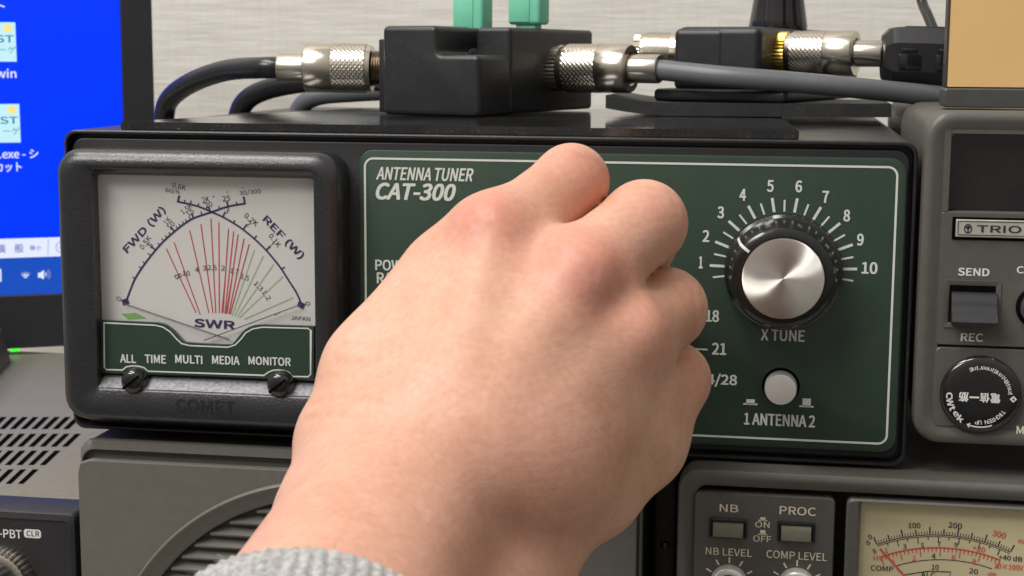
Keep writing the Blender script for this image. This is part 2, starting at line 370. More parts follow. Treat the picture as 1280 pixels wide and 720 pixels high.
# green panel with its white border and lettering
b = MB(); gp = Frame((0, -.0004, 0))
gu0 = gp.uv(450, 300)[0]; gu1 = gp.uv(1130, 300)[0]; gv1 = gp.uv(700, 191)[1]; gv0 = gp.uv(1000, 560)[1]
b.plate(gp, (gu0, gu1, gv0, gv1), .0045, -.001, .0008, 'green', .0003, 2)
pf = Frame((0, -.0012, 0))                             # printed face
def rr_pts(u0, u1, v0, v1, r, n=8):
    o = []
    for (cu, cv, a0) in ((u1-r, v1-r, 0), (u0+r, v1-r, 90), (u0+r, v0+r, 180), (u1-r, v0+r, 270)):
        o += [(cu + r*math.cos(math.radians(a0 + 90*k/(n-1))), cv + r*math.sin(math.radians(a0 + 90*k/(n-1)))) for k in range(n)]
    return o
b.stroke(pf, rr_pts(.0000, .1569, -.0811, -.0001, .0026), .00062, 'white', closed=True)
b.tpx(pf, 'ANTENNA TUNER', 470, 209.5, 592, 226, 'white', bold=.028, shear=.25)
b.tpx(pf, 'CAT-300', 469.5, 229, 570, 250.5, 'white', bold=.045, shear=.25)
FACE = 'noto'
b.tpx(pf, 'POWER', 469, 325, 522, 338.5, 'white', bold=.03)
b.tpx(pf, 'RANGE', 471, 341, 523, 355, 'white', bold=.03)
FACE = 'grot'
KX, KZ = .1256, -.0310                                 # axis of the right-hand knob
def knob_pt(a, r): return KX + r*math.sin(math.radians(a)), KZ + r*math.cos(math.radians(a))
Ca = pf.uv(978.5, 337)
nums = {'1': (876, 328), '2': (882.5, 295), '3': (901, 265.5), '4': (928.5, 243.5), '5': (963, 232.5), '6': (998.5, 233), '7': (1032, 246), '8': (1058.5, 269.5), '9': (1075.5, 299.5), '10': (1087, 335)}
for k in range(21):                                    # half-step ticks, long ones at the numbers
    a = -98 + k * 9.78
    big = k % 2 == 1
    r0, r1 = .0170, (.0212 if big else .0204)
    p0 = (Ca[0] + r0*math.sin(math.radians(a)), Ca[1] + r0*math.cos(math.radians(a))); p1 = (Ca[0] + r1*math.sin(math.radians(a)), Ca[1] + r1*math.cos(math.radians(a)))
    b.stroke(pf, [p0, p1], .0008 if big else .00055, 'white')
for t, (x, y) in nums.items():
    w = 8.5 if len(t) == 1 else 20
    if t == '1': w = 5
    b.tpx(pf, t, x - w/2, y - 7.5, x + w/2, y + 7.5, 'white', bold=.035)
FACE = 'noto'
b.tpx(pf, 'X TUNE', 951, 412, 1006, 426.5, 'white', bold=.03)
b.tpx(pf, '1 ANTENNA 2', 930, 517.5, 1019, 532.5, 'white', bold=.03)
for (x, y, hh) in ((938, 505, 6), (1008, 508, 10)):
    r = pf.rect(x - 9, y - 1, x + 9, y + 1); b.poly(pf, [(r[0], r[2]), (r[1], r[2]), (r[1], r[3]), (r[0], r[3])], 'white')
    r = pf.rect(x - 5, y - hh, x + 5.5, y); b.poly(pf, [(r[0], r[2]), (r[1], r[2]), (r[1], r[3]), (r[0], r[3])], 'white')
FACE = 'grot'
b.tpx(pf, '18', 882, 387.5, 899, 402.5, 'white', bold=.035)
b.spx(pf, [(866, 436), (884.5, 437)], 2, 'white'); b.tpx(pf, '21', 890, 428.5, 908, 443.5, 'white', bold=.035)
b.tpx(pf, '24/28', 873, 467, 921.5, 483.5, 'white', bold=.03)
b.build('front_panel', tuner)
# knobs
def make_knob(cx, cz, y0, pointer):
    kb = MB(); n = 96
    def sc(k, i): return 1 - (.028 if i in (3, 4, 5) else .014 if i == 6 else 0) * max(0, math.cos(10 * 2*math.pi*k/n))**6
    kb.lathe((cx, y0, cz), (0, -1, 0), [(0, .0168), (.0012, .0171), (.0028, .0169), (.0034, .0160), (.0080, .0155), (.0120, .0150), (.0142, .0142), (.0150, .0128), (.0150, .0118), (.0146, .0117)], 'knob', n, sc)
    a = math.radians(pointer); d = np.array([math.sin(a), 0, math.cos(a)]); o = np.array([cx, y0, cz])
    tn = np.array([math.cos(a), 0, -math.sin(a)]) * .00042
    pts = []
    for (r, h) in ((.0119, .01515), (.0129, .01518), (.0144, .0143), (.0153, .0122), (.0158, .0082), (.0163, .0040)): pts.append(o + d*(r + .0002) + np.array([0, -h - .0001, 0]))
    vs = [p - tn for p in pts] + [p + tn for p in pts]; m = len(pts)
    kb.add(vs, [(i, i+1, m+i+1, m+i) for i in range(m-1)], 'white')
    ko = kb.build('knob', tuner)
    cb = MB(); cb.lathe((cx, y0, cz), (0, -1, 0), [(.0135, .0114), (.0155, .01155), (.0159, .01145), (.0160, .0110), (.01595, .006), (.0159, .0004)], 'spun', 96)
    cb.build('knob_cap', ko, loc=(cx, y0 - .0148, cz))
    return ko
make_knob(KX, KZ, -.0013, -53)
b1 = tuple(U(792, 399, 0)); make_knob(b1[0], b1[2], -.0013, 70)
# push button
bx, bz = .1259, -.0651
b = MB(); b.lathe((bx, -.0011, bz), (0, -1, 0), [(0, .0055), (.0003, .0055), (.0004, .0052), (.0004, .0001)], 'void', 40)
b.lathe((bx, -.0008, bz), (0, -1, 0), [(0, .0047), (.0048, .0047), (.0056, .0044), (.0058, .0038), (.0057, .0001)], 'btn', 40); b.build('push_button', tuner)

# meter: bezel, card, needles, green lower plate, screws
mt = MB(); fm = front(0.0)
MH = .0125
fo = front(-MH)
o_u0 = front(-.004).uv(85.5, 350)[0]; o_u1 = fo.uv(423, 350)[0]; o_v1 = front(-.006).uv(250, 187)[1]; o_v0 = fo.uv(200, 531)[1]
i_ = front(-.0060); wu0, wu1, wv0, wv1 = i_.rect(126, 221, 393, 470)
w2u0, w2u1 = fo.uv(117, 350)[0], fo.uv(393, 350)[0]; w2v1 = fo.uv(250, 214)[1]; w2v0 = fo.uv(250, 491)[1]
sp_ = [(o_u0, o_u1, o_v0, o_v1, .0075, .0008), (o_u0, o_u1, o_v0, o_v1, .0075, MH - .0048)]
for k in range(1, 7):
    a = math.pi/2*k/6; i0 = .0046*(1 - math.cos(a)); sp_.append((o_u0 + i0, o_u1 - i0, o_v0 + i0*.55, o_v1 - i0, .0075 - i0*.5, MH - .0048 + .0048*math.sin(a)))
sp_ += [(w2u0 - .0006, w2u1 + .0006, w2v0 - .0005, w2v1 + .0006, .0014, MH), (w2u0, w2u1, w2v0, w2v1, .0012, MH - .0004), (wu0, wu1, wv0, wv1, .0010, .0058), (wu0, wu1, wv0, wv1, .0010, .0040)]
mt.rloft(fm, sp_, 'bezel', True, True)
bez_o = mt.build('meter_bezel', tuner)
b = MB(); fl = front(-MH)                              # embossed maker's name: raised letters in bezel plastic
def embossed(bb, body, x0, y0, x1, y1, y, mname, th=.0002, bold=.02):
    f1 = front(y - th); bb.tpx(f1, body, x0, y0, x1, y1, mname, 0, bold)
embossed(b, 'COMET', 219, 500, 293, 515, -MH, 'bezel', bold=.03)
b.build('raised_lettering', bez_o)
b = MB(); q = []                                        # plastic ledge below the green plate: dust and ceiling sheen painted pale grey
e0 = front(-.0066); e1 = front(-MH + .0002)
A0, A1 = e0.uv(124, 467), e0.uv(393, 478); B0, B1 = e1.uv(121, 482), e1.uv(391, 492)
vs = [e0.w(wu0 + .0003, A0[1], 0), e0.w(wu1 - .0003, A0[1], 0), e1.w(w2u1 - .0004, w2v0 + .0004, 0), e1.w(w2u0 + .0004, w2v0 + .0004, 0)]
vs2 = [v - np.array([0, -.0003, .0006]) for v in vs]
b.add(vs + vs2, [(0, 3, 2, 1), (4, 5, 6, 7), (0, 4, 7, 3), (1, 2, 6, 5), (0, 1, 5, 4), (3, 7, 6, 2)], 'strip'); b.build('ledge_strip', tuner)
# card
fc = front(-.0062); b = MB(); b.rloft(fm, [(wu0 - .0004, wu1 + .0004, wv0, wv1 + .0004, .001, .0045), (wu0 - .0004, wu1 + .0004, wv0, wv1 + .0004, .001, .0060)], 'face')
fc = front(-.0060)
fwd = [(157.8, 376), (163, 362), (169, 348), (180, 331), (194.4, 312.6), (206, 300), (218, 289.3), (230, 280), (242, 272.7), (264, 265.2), (285, 258.2), (307, 254.2)]
ref = [(377, 380.5), (370, 365), (361, 351), (351.8, 336.4), (343, 325), (332.5, 312.6), (319, 299.5), (304.3, 287.3), (292, 279), (279, 271.5), (264, 264.8), (246, 257.5), (221, 251.7)]
def smooth2(pts, n=8): return [(p.x, p.y) for p in bez([(x, y, 0) for x, y in pts], n)]
b.spx(fc, smooth2(fwd), 2.2, 'navy'); b.spx(fc, smooth2(ref), 2.2, 'navy')
def normal_tick(curve, x, L, w, side):
    c = smooth2(curve, 20); i = min(range(1, len(c) - 1), key=lambda j: abs(c[j][0] - x)); p = c[i]; t = np.array(c[i+1]) - np.array(c[i-1]); t = t/np.linalg.norm(t)
    nn = np.array([t[1], -t[0]]) * side; nn = nn if nn[1] < 0 else -nn
    b.spx(fc, [p, (p[0] + nn[0]*L, p[1] + nn[1]*L)], w, 'navy', .00015)
for x, L, w in ((169, 4, 1.4), (177, 4, 1.4), (181.5, 4, 1.4), (188.5, 5, 1.4), (194.4, 8, 2), (200, 4, 1.4), (205, 4, 1.4), (209, 4, 1.4), (213, 4, 1.4), (218, 8, 2), (222, 4, 1.2), (226, 4, 1.2), (230, 4, 1.2), (234, 4, 1.2), (238, 4, 1.2), (242, 7, 2), (252, 5, 1.4), (263, 8, 2), (274, 4, 1.4), (285, 7, 2), (296, 4, 1.4), (306.4, 9, 2.4)): normal_tick(fwd, x, L, w, 1)
for x, L, w in ((351.8, 5, 1.4), (332.5, 7, 1.8), (317.5, 5, 1.4), (303.5, 7, 1.8), (291.5, 4, 1.4), (278.5, 7, 1.8), (257, 4, 1.4), (247, 4, 1.4), (238, 5, 1.4), (230, 4, 1.4), (221.6, 8, 2.4)): normal_tick(ref, x, L, w, 1)
for (x, y, dg_) in ((157, 377, 20), (376.5, 381, 155)):
    u, v = fc.uv(x, y); rr = .0011; a = math.radians(dg_)
    b.poly(fc, [(u + rr*(c*math.cos(a) - s_*math.sin(a)), v + rr*(c*math.sin(a) + s_*math.cos(a))) for c, s_ in ((-1, -.8), (1, -.8), (1, .8), (-1, .8))], 'navy', .0002)
for body, x, y, L, hh, dg_, ink, bo in (
        ('FWD (W)', 180.5, 287.5, 72, 12, -46, 'navy', .03), ('REF (W)', 354, 297, 66, 12, 45, 'navy', .03),
        ('0.6K', 224, 233, 17, 6.5, 12, 'ink', 0), ('60/6', 215.5, 239, 18, 6, 6, 'ink', 0), ('2K', 257, 249.5, 9, 7, -12, 'ink', 0), ('20', 260.5, 256, 9, 6.5, -16, 'ink', 0),
        ('25', 282.5, 248, 9.5, 6.5, -10, 'ink', 0), ('30/300', 312.5, 240.5, 27, 6.5, -6, 'ink', 0), ('1.5K', 233, 261, 15, 6, -38, 'ink', 0), ('15', 237.5, 265.5, 9, 6, -38, 'ink', 0),
        ('1K', 209, 276, 9, 6.5, -50, 'ink', 0), ('10', 213.5, 281.5, 9.5, 6.5, -50, 'ink', 0), ('0.5K', 181.5, 303, 18, 6.5, -52, 'ink', 0), ('5', 187.5, 306.5, 5, 6.5, -52, 'ink', 0),
        ('3', 283.5, 263, 5, 7, 30, 'ink', 0), ('0.2K', 314, 274.5, 19, 6.5, 38, 'ink', 0), ('2', 310.5, 279.5, 5, 6.5, 38, 'ink', 0), ('0.1K', 343.5, 300.5, 18, 6.5, 52, 'ink', 0), ('1', 339.5, 306, 3, 6.5, 48, 'ink', 0),
        ('0', 148.5, 373.5, 4.5, 6.5, -60, 'ink', 0), ('0', 384.5, 379.5, 4.5, 6, 80, 'ink', 0),
        ('JAPAN', 375.5, 398, 24, 5, 2, 'ink', 0), ('SWR', 268, 405, 51, 10.5, 1.5, 'navy', .055)):
    b.trot(fc, body, x, y, L, hh, dg_, ink, bold=bo)
for (x, y) in ((267, 245.5), (284, 240), (303.5, 235)): b.disc(fc, *fc.uv(x, y), .00022, 'ink')
for (t0, t1) in (((208, 311), (245, 391)), ((217.5, 303), (250, 393)), ((237, 288), (261, 391)), ((251, 280), (266, 391)), ((263.5, 273), (269.5, 391)), ((273.5, 278), (274, 391)), ((285.5, 286), (278.5, 391)), ((292, 289), (281, 392)), ((297.5, 293), (283.5, 392)), ((305, 298), (286, 392)), ((311.5, 305), (287.5, 393))):
    b.spx(fc, [t0, t1], 1.25, 'red')
for (t0, t1) in (((281.5, 345), (277, 391)), ((290, 345), (282.3, 392))): b.spx(fc, [t0, t1], .9, 'red', .00011)
for (t0, t1) in (((318, 312), (290, 394)), ((329, 320), (293, 395)), ((342, 330), (296, 396)), ((354, 345), (299, 397)), ((366, 372), (305, 399))): b.spx(fc, [t0, t1], 1.2, 'lgreen')
for body, x, y, w in (('8', 222.5, 345, 9), ('10', 232.5, 341.5, 9), ('4', 246, 337, 5), ('3', 255.5, 335, 5), ('2.5', 265, 334.5, 11), ('2', 278.5, 335, 5), ('1.7', 293, 339, 10), ('1.5', 306, 346.5, 10), ('1.3', 323, 357.5, 12), ('1.2', 333, 369, 12), ('1', 346, 392, 3)):
    dg_ = {'1.3': 45, '1.2': 55, '1': 65, '1.5': 18, '1.7': 10}.get(body, 0)
    if body == '8': b.trot(fc, '8', x, y, 5.5, 8.5, 65, 'ink', .00016, bold=0); continue
    b.trot(fc, body, x, y, w, 6, dg_, 'ink', .00016, bold=0)
b.poly(fc, [fc.uv(152, 392), fc.uv(170, 391), fc.uv(184, 398), fc.uv(160, 399)][::-1], 'dgreen', .0001)
b.build('meter_card', tuner, smooth=False)
for (p0, p1) in (((155, 379.5), (287, 424.5)), ((375, 381), (255, 425.5))):
    nd = MB(); h = -.0069 if p0[0] < 200 else -.0074; nd.tube([U(*p0, h), U(*p1, h)], .00016, 'steel', 8); nd.build('needle', tuner)
b = MB(); b.add([(wu0 - .0002, -.0079, wv0), (wu1 + .0002, -.0079, wv0), (wu1 + .0002, -.0079, wv1 + .0002), (wu0 - .0002, -.0079, wv1 + .0002)], [(0, 1, 2, 3)], 'pane'); b.build('window_pane', tuner, smooth=False)
# green lower plate with the dipped top edge
fg = front(-.0086)
top_ = [(126.5, 400.5), (196, 403.5), (206, 406), (215, 412), (222, 420), (228, 426), (237, 428.5), (285, 431), (292, 428), (298, 421), (305, 413), (315, 407.5), (327, 406), (392.5, 408)]
bot_ = [(392, 474), (126, 466)]
pts = [fg.uv(*p) for p in smooth2(top_[1:-1], 4)]
pts = [fg.uv(*top_[0])] + pts + [fg.uv(*top_[-1])] + [fg.uv(*p) for p in bot_]
b = MB(); n = len(pts); pc = pts[::-1]
vs = [fg.w(u, v, 0) for u, v in pc] + [fg.w(u, v, -.0014) for u, v in pc]
b.add(vs, [tuple(range(n))] + [(i, n + i, n + (i+1) % n, (i+1) % n) for i in range(n)], 'green')
bt = [(130, 403.5), (194, 406.5), (204, 409), (213, 415), (220, 423), (227, 429.5), (237, 432), (285, 434), (294, 431), (301, 424), (307, 416), (316, 411), (328, 409), (385, 410.5), (388.5, 413), (388.2, 468), (385, 471), (366, 470.5), (361, 465.5), (355, 463.2), (348, 462.3), (341, 463), (335, 465.5), (330, 469.2), (185, 464), (180, 459.5), (173, 457.6), (166, 457.2), (158, 458.5), (153, 462.5), (133, 462), (130.5, 459)]
b.spx(fg, bt, 1.5, 'white', closed=True)
FACE = 'noto'
for body, x0, x1, y0 in (('ALL', 150, 170, 0), ('TIME', 181, 207.5, .5), ('MULTI', 219, 253, 1), ('MEDIA', 265, 299.5, 2), ('MONITOR', 310.5, 363.5, 3.2)):
    b.tpx(fg, body, x0, 443 + y0, x1, 453.5 + y0, 'white', bold=.032)
FACE = 'grot'
b.build('meter_plate', tuner, smooth=False)
for (x, y) in ((166, 477), (348.5, 481.5)):
    c = U(x, y, -MH); b = MB(); r = .0039
    b.lathe((c[0], -.0070, c[2]), (0, -1, 0), [(0, r), (.0052, r), (.0062, r*.9), (.0068, r*.7), (.0070, r*.35), (.0070, .0002)], 'gloss', 28)
    mx = Matrix.Translation((c[0], -.0143, c[2])) @ Matrix.Rotation(math.radians(-38), 4, 'Y')
    b.box(-r*.86, r*.86, 0, .0006, -.0004, .0004, 'void', 0, mx=mx)
    b.build('screw', tuner)

# ================================================================== rubber sheet on the tuner and what stands on it
Z1 = TUN_TOP + .0026
FLm = U(150, 152, .0015); FRm = U(999, 165, .0015)
dl = UZ(470, 134, Z1) - UZ(152, 152, Z1); dr = UZ(978, 147, Z1) - UZ(998, 164, Z1)
dl = dl / dl[1]; dr = dr / dr[1]
YB = .175
quad = [(FLm[0], .0015), (FRm[0], .0015), (FRm[0] + dr[0]*YB, YB), (max(FLm[0] + dl[0]*YB, -.09), YB)]
b = MB(); bmm = bmesh.new()
lo = [bmm.verts.new((x, y, TUN_TOP + .00005)) for x, y in quad]; hi = [bmm.verts.new((x, y, Z1)) for x, y in quad]
bmm.faces.new(lo[::-1]); bmm.faces.new(hi)
for i in range(4): bmm.faces.new((lo[i], lo[(i+1) % 4], hi[(i+1) % 4], hi[i]))
bmesh.ops.bevel(bmm, geom=bmm.edges[:], offset=.0003, segments=2, affect='EDGES'); b.bm(bmm, 'sheet')
tag(b.build('rubber_sheet'), 'large thin black rubber sheet covering the top of the antenna tuner', 'rubber sheet')

def connector(name, o, d, lab, L0, ring, cable=None, group=None):
    """a plug on the end of a coax: thread, knurled collar, plain barrel, narrow ferrule; o = socket face, d = outward."""
    pass

# ---- three-way coax switch in printed black plastic
d1 = np.array([-.954, .30, 0]); d2 = np.array([.30, .954, 0])
c0 = UZ(599, 147, Z1)                                  # front right corner of the low step
wl = solve(c0, d1, 478); dp = solve(c0, d2, 737); fl_ = solve(c0, d2, 637)
def ztop(o, py):
    lo_, hi_ = 0., .1
    for _ in range(50):
        m_ = (lo_ + hi_)/2
        if PX(o + np.array([0, 0, m_]))[1] > py: lo_ = m_
        else: hi_ = m_
    return lo_
HS = ztop(c0, 32.5); HL = ztop(c0, 69.5)
sw = thing('coax_switch', tuple(c0 + d1*wl/2 + d2*dp/2), 'stepped matte black coax switch box with two mint green levers', 'coax switch')
MXs = Matrix(((-d1[0], d2[0], 0, c0[0]), (-d1[1], d2[1], 0, c0[1]), (0, 0, 1, c0[2] + .0002), (0, 0, 0, 1)))   # x right along the front, y into depth, origin at front right corner
xa = -wl + solve(c0 + d1*wl, -d1, 546)
def layer(bb, pts, y0, y1, m_, rad=.0022, bev=.0010):  # an outline in the box's front plane, rounded at its corners and extruded into depth
    P = [np.array(p, float) for p in pts]; n = len(P)
    if sum(P[i-1][0]*P[i][1] - P[i][0]*P[i-1][1] for i in range(n)) < 0: P = P[::-1]
    O = []; NN = []                                     # outline points and outward normals
    for i in range(n):
        a_, b_, c_ = P[i-1], P[i], P[(i+1) % n]; t0 = (b_ - a_)/np.linalg.norm(b_ - a_); t1 = (c_ - b_)/np.linalg.norm(c_ - b_)
        n0 = np.array([t0[1], -t0[0]]); n1 = np.array([t1[1], -t1[0]]); s_ = np.sign(t0[0]*t1[1] - t0[1]*t1[0])
        C_ = b_ - (n0 + n1)*rad*s_
        for k in range(7):
            f_ = k/6; q = n0*math.cos(f_*math.pi/2) + n1*math.sin(f_*math.pi/2); O.append(C_ + q*rad*s_); NN.append(q)
    def ring_(i_, y): return [MXs @ Vector((p[0] - q[0]*i_, y, p[1] - q[1]*i_)) for p, q in zip(O, NN)]
    loops = [ring_(0, y1), ring_(0, y0 + bev)]
    for k in range(1, 6): a_ = math.pi/2*k/5; loops.append(ring_(bev*(1 - math.cos(a_)), y0 + bev - bev*math.sin(a_)))
    bb.loft(loops, m_)
b = MB()
layer(b, [(-wl, 0), (0, 0), (0, HL), (xa, HL), (xa, HS), (-wl, HS)], 0, fl_ + .002, 'print3d', .0020, .0018)
xb = 0 - .0135
layer(b, [(-wl + .0006, 0.0004), (.0006, 0.0004), (.0006, HS - .0002), (xb, HS - .0002), (xb, HS - .0085), (xa - .0004, HS - .0085), (xa - .0004, HS - .0003), (-wl + .0006, HS - .0003)], fl_ - .0005, dp, 'print3d', .0016, .0015)
xl = solve(c0 + d1*wl + d2*dp*.10, d1, 473.5)
b.box(-wl - xl, -wl + .002, dp*.10, dp*.8, .0004, HS - .0045, 'print3d', .0006, 2, MXs)
b.build('switch_box', sw)
b = MB()
def green_lever(px0, px1, topz, yloc, lift):
    bb = MB(); y_ = yloc
    o = c0 + d2*y_ + np.array([0, 0, HS])
    # positions along the front direction seen at these columns
    s0 = None
    xs = []
    for px in (px0, px1):
        lo_, hi_ = -.08, .03
        for _ in range(50):
            m_ = (lo_ + hi_)/2
            if PX(o - d1*m_)[0] < px: lo_ = m_
            else: hi_ = m_
        xs.append(lo_)
    xm, hw_ = (xs[0] + xs[1])/2, (xs[1] - xs[0])/2
    bb.box(xm - hw_*.62, xm + hw_*.62, y_ - .0028, y_ + .0028, HS - .006, HS + lift + .002, 'mint', .0006, 2, MXs)      # stem
    bb.box(xs[0], xs[1], y_ - .0045, y_ + .0045, HS + lift, HS + topz, 'mint', .0014, 4, MXs)                              # finger tab
    bb.box(xs[0] + .0008, xs[1] - .0040, y_ - .0049, y_ - .0040, HS + lift + .0008, HS + topz - .002, 'mint', .0004, 2, MXs)
    bb.build('lever', sw)
green_lever(572, 610, .0150, dp*.66, -.001)
green_lever(641, 681, .0160, dp*.55, .0012)

# ---- plugs
def plug(name, o, d, label, n=48, scale=1.0, ls=1.0, gold=False, short=False, cable_r=.0035):
    t = thing(name, tuple(o), label, 'coax plug', 'nickel plated coax plugs on the switches')
    k = scale; d = np.array(d); dd = d*ls
    s_ = MB()
    s_.lathe(o, dd, [(0, .0085*k), (.0030*k, .0085*k), (.0032*k, .0080*k)], 'brass' if gold else 'nickel', 72, lambda q, i: 1 if q % 2 else .955)
    if not short:
        pr = []
        for i in range(7): pr += [(.0034*k + i*.00085*k, .0066*k), (.0034*k + i*.00085*k + .0004*k, .0060*k)]
        s_.lathe(o, dd, pr, 'nickeldark', 40)
    s_.build('threaded_socket', t)
    x0 = (.0090 if not short else .0034)*k
    s_ = MB()
    s_.lathe(o, dd, [(x0, .0060*k), (x0, .0083*k), (x0 + .0016*k, .0086*k), (x0 + .0018*k, .0084*k)], 'nickel', 48)
    # diamond knurl: alternating raised points
    rows = 15; cols = 56; Lk = .0118*k; xk = x0 + .0018*k
    pr = [(xk + Lk*i/(rows*2), .0088*k) for i in range(rows*2 + 1)]
    s_.lathe(o, dd, pr, 'nickel', cols*2, lambda q, i: 1.022 if ((q + i) % 4 == 0 and True) else (1.0 if (q + i) % 2 else (.985 if (q - i) % 4 else 1.01)))
    xe = xk + Lk
    s_.build('knurled_collar', t, ang=25)
    s_ = MB()
    s_.lathe(o, dd, [(xe - .0004, .0060*k), (xe, .0087*k), (xe + .0003, .0089*k), (xe + .0098*k, .0089*k), (xe + .0104*k, .0085*k), (xe + .0104*k, .0062*k), (xe + .0098*k, .0056*k)], 'nickel', 56)
    xf = xe + .0104*k
    s_.build('barrel', t)
    s_ = MB(); s_.lathe(o, dd, [(xf - .001, .0052*k), (xf + .0096*k, .0052*k), (xf + .0100*k, .0049*k), (xf + .0100*k, .0030*k)], 'nickel', 40); s_.build('ferrule', t)
    return t, np.array(o) + dd*(xf + .0100*k)
L1 = c0 + d1*wl                                        # left end of the box
dL = d1.copy(); dR = -d1
def col_on(o, d, px): return o + d*solve(o, d, px)
oL = L1 + d1*(xl - .0002) + d2*dp*.24; oL[2] = c0[2] + ztop(L1 + d2*dp*.24, 86)
dL = np.array([-.995, -.09, 0]); _, eL = plug('coax_plug', oL, dL, 'nickel coax plug on the left end of the stepped switch box', ls=1.03)
sR = solve(c0, d2, 692); oR = c0 + d2*sR - d1*.0005; oR[2] = c0[2] + ztop(oR, 85)
_, eR = plug('coax_plug', oR, dR, 'nickel coax plug with grey cable on the right end of the stepped switch', short=True, ls=1.12)

# ---- cables
def cable(name, pts, r, m, label):
    bb = MB(); bb.tube(bez(pts), r, m, 22); return tag(bb.build(name), label, 'cable')
e_ = np.array(eL)
cable('coax_cable', [e_ - dL*.004, e_ + dL*.006, U(283, 88, e_[1] + .012), U(240, 103, e_[1] + .024), U(212, 124, e_[1] + .034), U(205, 150, e_[1] + .038), U(204, 190, e_[1] + .040)], .0040, 'coax', 'thick black coax cable curving down from the left nickel plug')
yb = e_[1] + .055
cable('coax_cable', [U(520, 108, yb), U(440, 98, yb), U(370, 104, yb), U(325, 115, yb + .006), U(303, 132, yb + .010), U(296, 160, yb + .012), U(294, 190, yb + .012)], .0042, 'coax', 'second black coax cable bending down behind the left nickel plug')
cable('coax_cable', [U(520, 112, yb + .04), U(440, 116, yb + .04), U(395, 121, yb + .042), U(375, 135, yb + .046), U(370, 160, yb + .048)], .0040, 'coaxgrey', 'short stretch of grey cable low behind the left nickel plug')
g_ = np.array(eR)
cable('grey_coax_cable', [g_ - dR*.004, U(905, 95.5, g_[1] - .008), U(1000, 103.5, g_[1] - .008), U(1070, 110, g_[1] - .006), U(1140, 117, g_[1] + .0), U(1180, 121, g_[1] + .004), U(1260, 128, g_[1] + .012)], .0037, 'coaxgrey', 'straight grey coax cable running right to the big grey radio')

# ---- second switch on its own rubber pad
b = MB(); ym = .100; zb = Z1 + .0001; th = .0046
nseg = 14; xs0 = UZ(760, 140, zb + th)[0]
pA = U(757, 126, ym)[0]; pB = U(1115, 142, ym)[0]; loops = []
for i in range(nseg + 1):
    t = i/nseg; x = pA + (pB - pA)*t; lift = .0026*max(0, 1 - t*4)**2 + .0004*t
    loops.append([(x, ym + .004*t, zb + lift), (x, .165, zb + lift), (x, .165, zb + th + lift), (x, ym + .004*t, zb + th + lift)])
b.loft(loops, 'rubber'); tag(b.build('rubber_pad', ang=30), 'small thick rubber pad under the black rotary switch, curling at one end', 'rubber pad')
zp = zb + th
s2 = thing('rotary_coax_switch', tuple(U(930, 128, .130)), 'rounded black antenna switch with a big turning knob on top', 'antenna switch')
sd = np.array([.30, .954, 0]); sf = np.array([-.954, .30, 0])
k0 = U(949, 100, .112); k0[2] = zp + .0003
wl2 = solve(k0, sf, 843); dp2 = solve(k0, sd, 1072)
MX2 = Matrix(((-sf[0], sd[0], 0, k0[0]), (-sf[1], sd[1], 0, k0[1]), (0, 0, 1, k0[2]), (0, 0, 0, 1)))
H2 = ztop(k0, 33)
b = MB(); b.box(-wl2, 0, 0, dp2, .004, H2, 'black', .0028, 4, MX2)
b.box(-wl2 - .0008, -wl2*.42, -.0004, dp2*.9, .004, H2 - .0006, 'black', .0024, 4, MX2)
b.build('switch_body', s2, wn=True)
b = MB(); b.box(-wl2 - .006, .012, -.006, dp2 + .002, 0, .0045, 'black', .0015, 3, MX2); b.build('mounting_flange', s2)
kc = MX2 @ Vector((-wl2*.36, dp2*.42, H2))
b = MB()
kr = .0115
b.lathe(kc, (0, 0, 1), [(0, kr), (.0008, kr*1.02), (.0035, kr*.98), (.012, kr*.86), (.020, kr*.80), (.0212, kr*.74)], 'gloss', 48, lambda q, i: 1 - .10*max(0, math.cos(6*2*math.pi*q/48))**3)
b.build('switch_knob', s2)
oG = k0 + sd*solve(k0, sd, 974); oG[2] = k0[2] + ztop(k0, 66) - 0
_, eG = plug('coax_plug', oG, -sf, 'nickel coax plug with a gold ring on the rotary switch', scale=.92, ls=1.12, gold=True, short=True)
# a plug on the far side of the stepped switch
oB = UZ(792, 66, c0[2] + ztop(c0, 66)) if False else U(795, 64, .150)
_, eB = plug('coax_plug', oB, np.array([.9717, -.10, 0])/np.linalg.norm([.9717, -.10, 0]), 'nickel coax plug half hidden behind the grey cable plug', scale=.8, short=True)
# ---- clip-on ferrite on the second cable
dG = -sf; fe = thing('ferrite_clamp', tuple(eG), 'black clip-on ferrite block behind the tan board', 'ferrite clamp')
dG = np.array([.985, .05, -.02]); dG /= np.linalg.norm(dG); f0 = eG - dG*.001
upv = np.array([0, 0, 1.]); sdv = np.cross(dG, upv); MXf = Matrix(((dG[0], -sdv[0], 0, f0[0]), (dG[1], -sdv[1], 0, f0[1]), (dG[2], 0, 1, f0[2] - .0012), (0, 0, 0, 1)))
b = MB(); R_ = .0112
def octl(x, r): return [MXf @ Vector((x, r*cx_, r*cz_)) for cx_, cz_ in ((1, .45), (.62, .95), (-.62, .95), (-1, .45), (-1, -.45), (-.62, -.95), (.62, -.95), (1, -.45))]
b.loft([octl(0, R_*.55), octl(.0004, R_*.72), octl(.003, R_*.97), octl(.005, R_), octl(.034, R_), octl(.038, R_*.7)], 'black')
b.build('shell', fe, ang=20)
for xx in (.0048, .0175):
    b = MB(); b.box(xx, xx + .0075, -R_ - .0009, -R_ + .001, -.0042, .0012, 'gloss', .0005, 2, MXf)
    b.box(xx + .001, xx + .0062, -R_ - .0006, -R_ + .0008, .0020, .0032, 'black', .0003, 2, MXf); b.build('latch', fe)
b = MB(); b.box(.008, .030, -.0045, .004, R_*.95 - .0004, R_*.95 + .0005, 'black', .0003, 2, MXf); b.build('top_latch', fe)
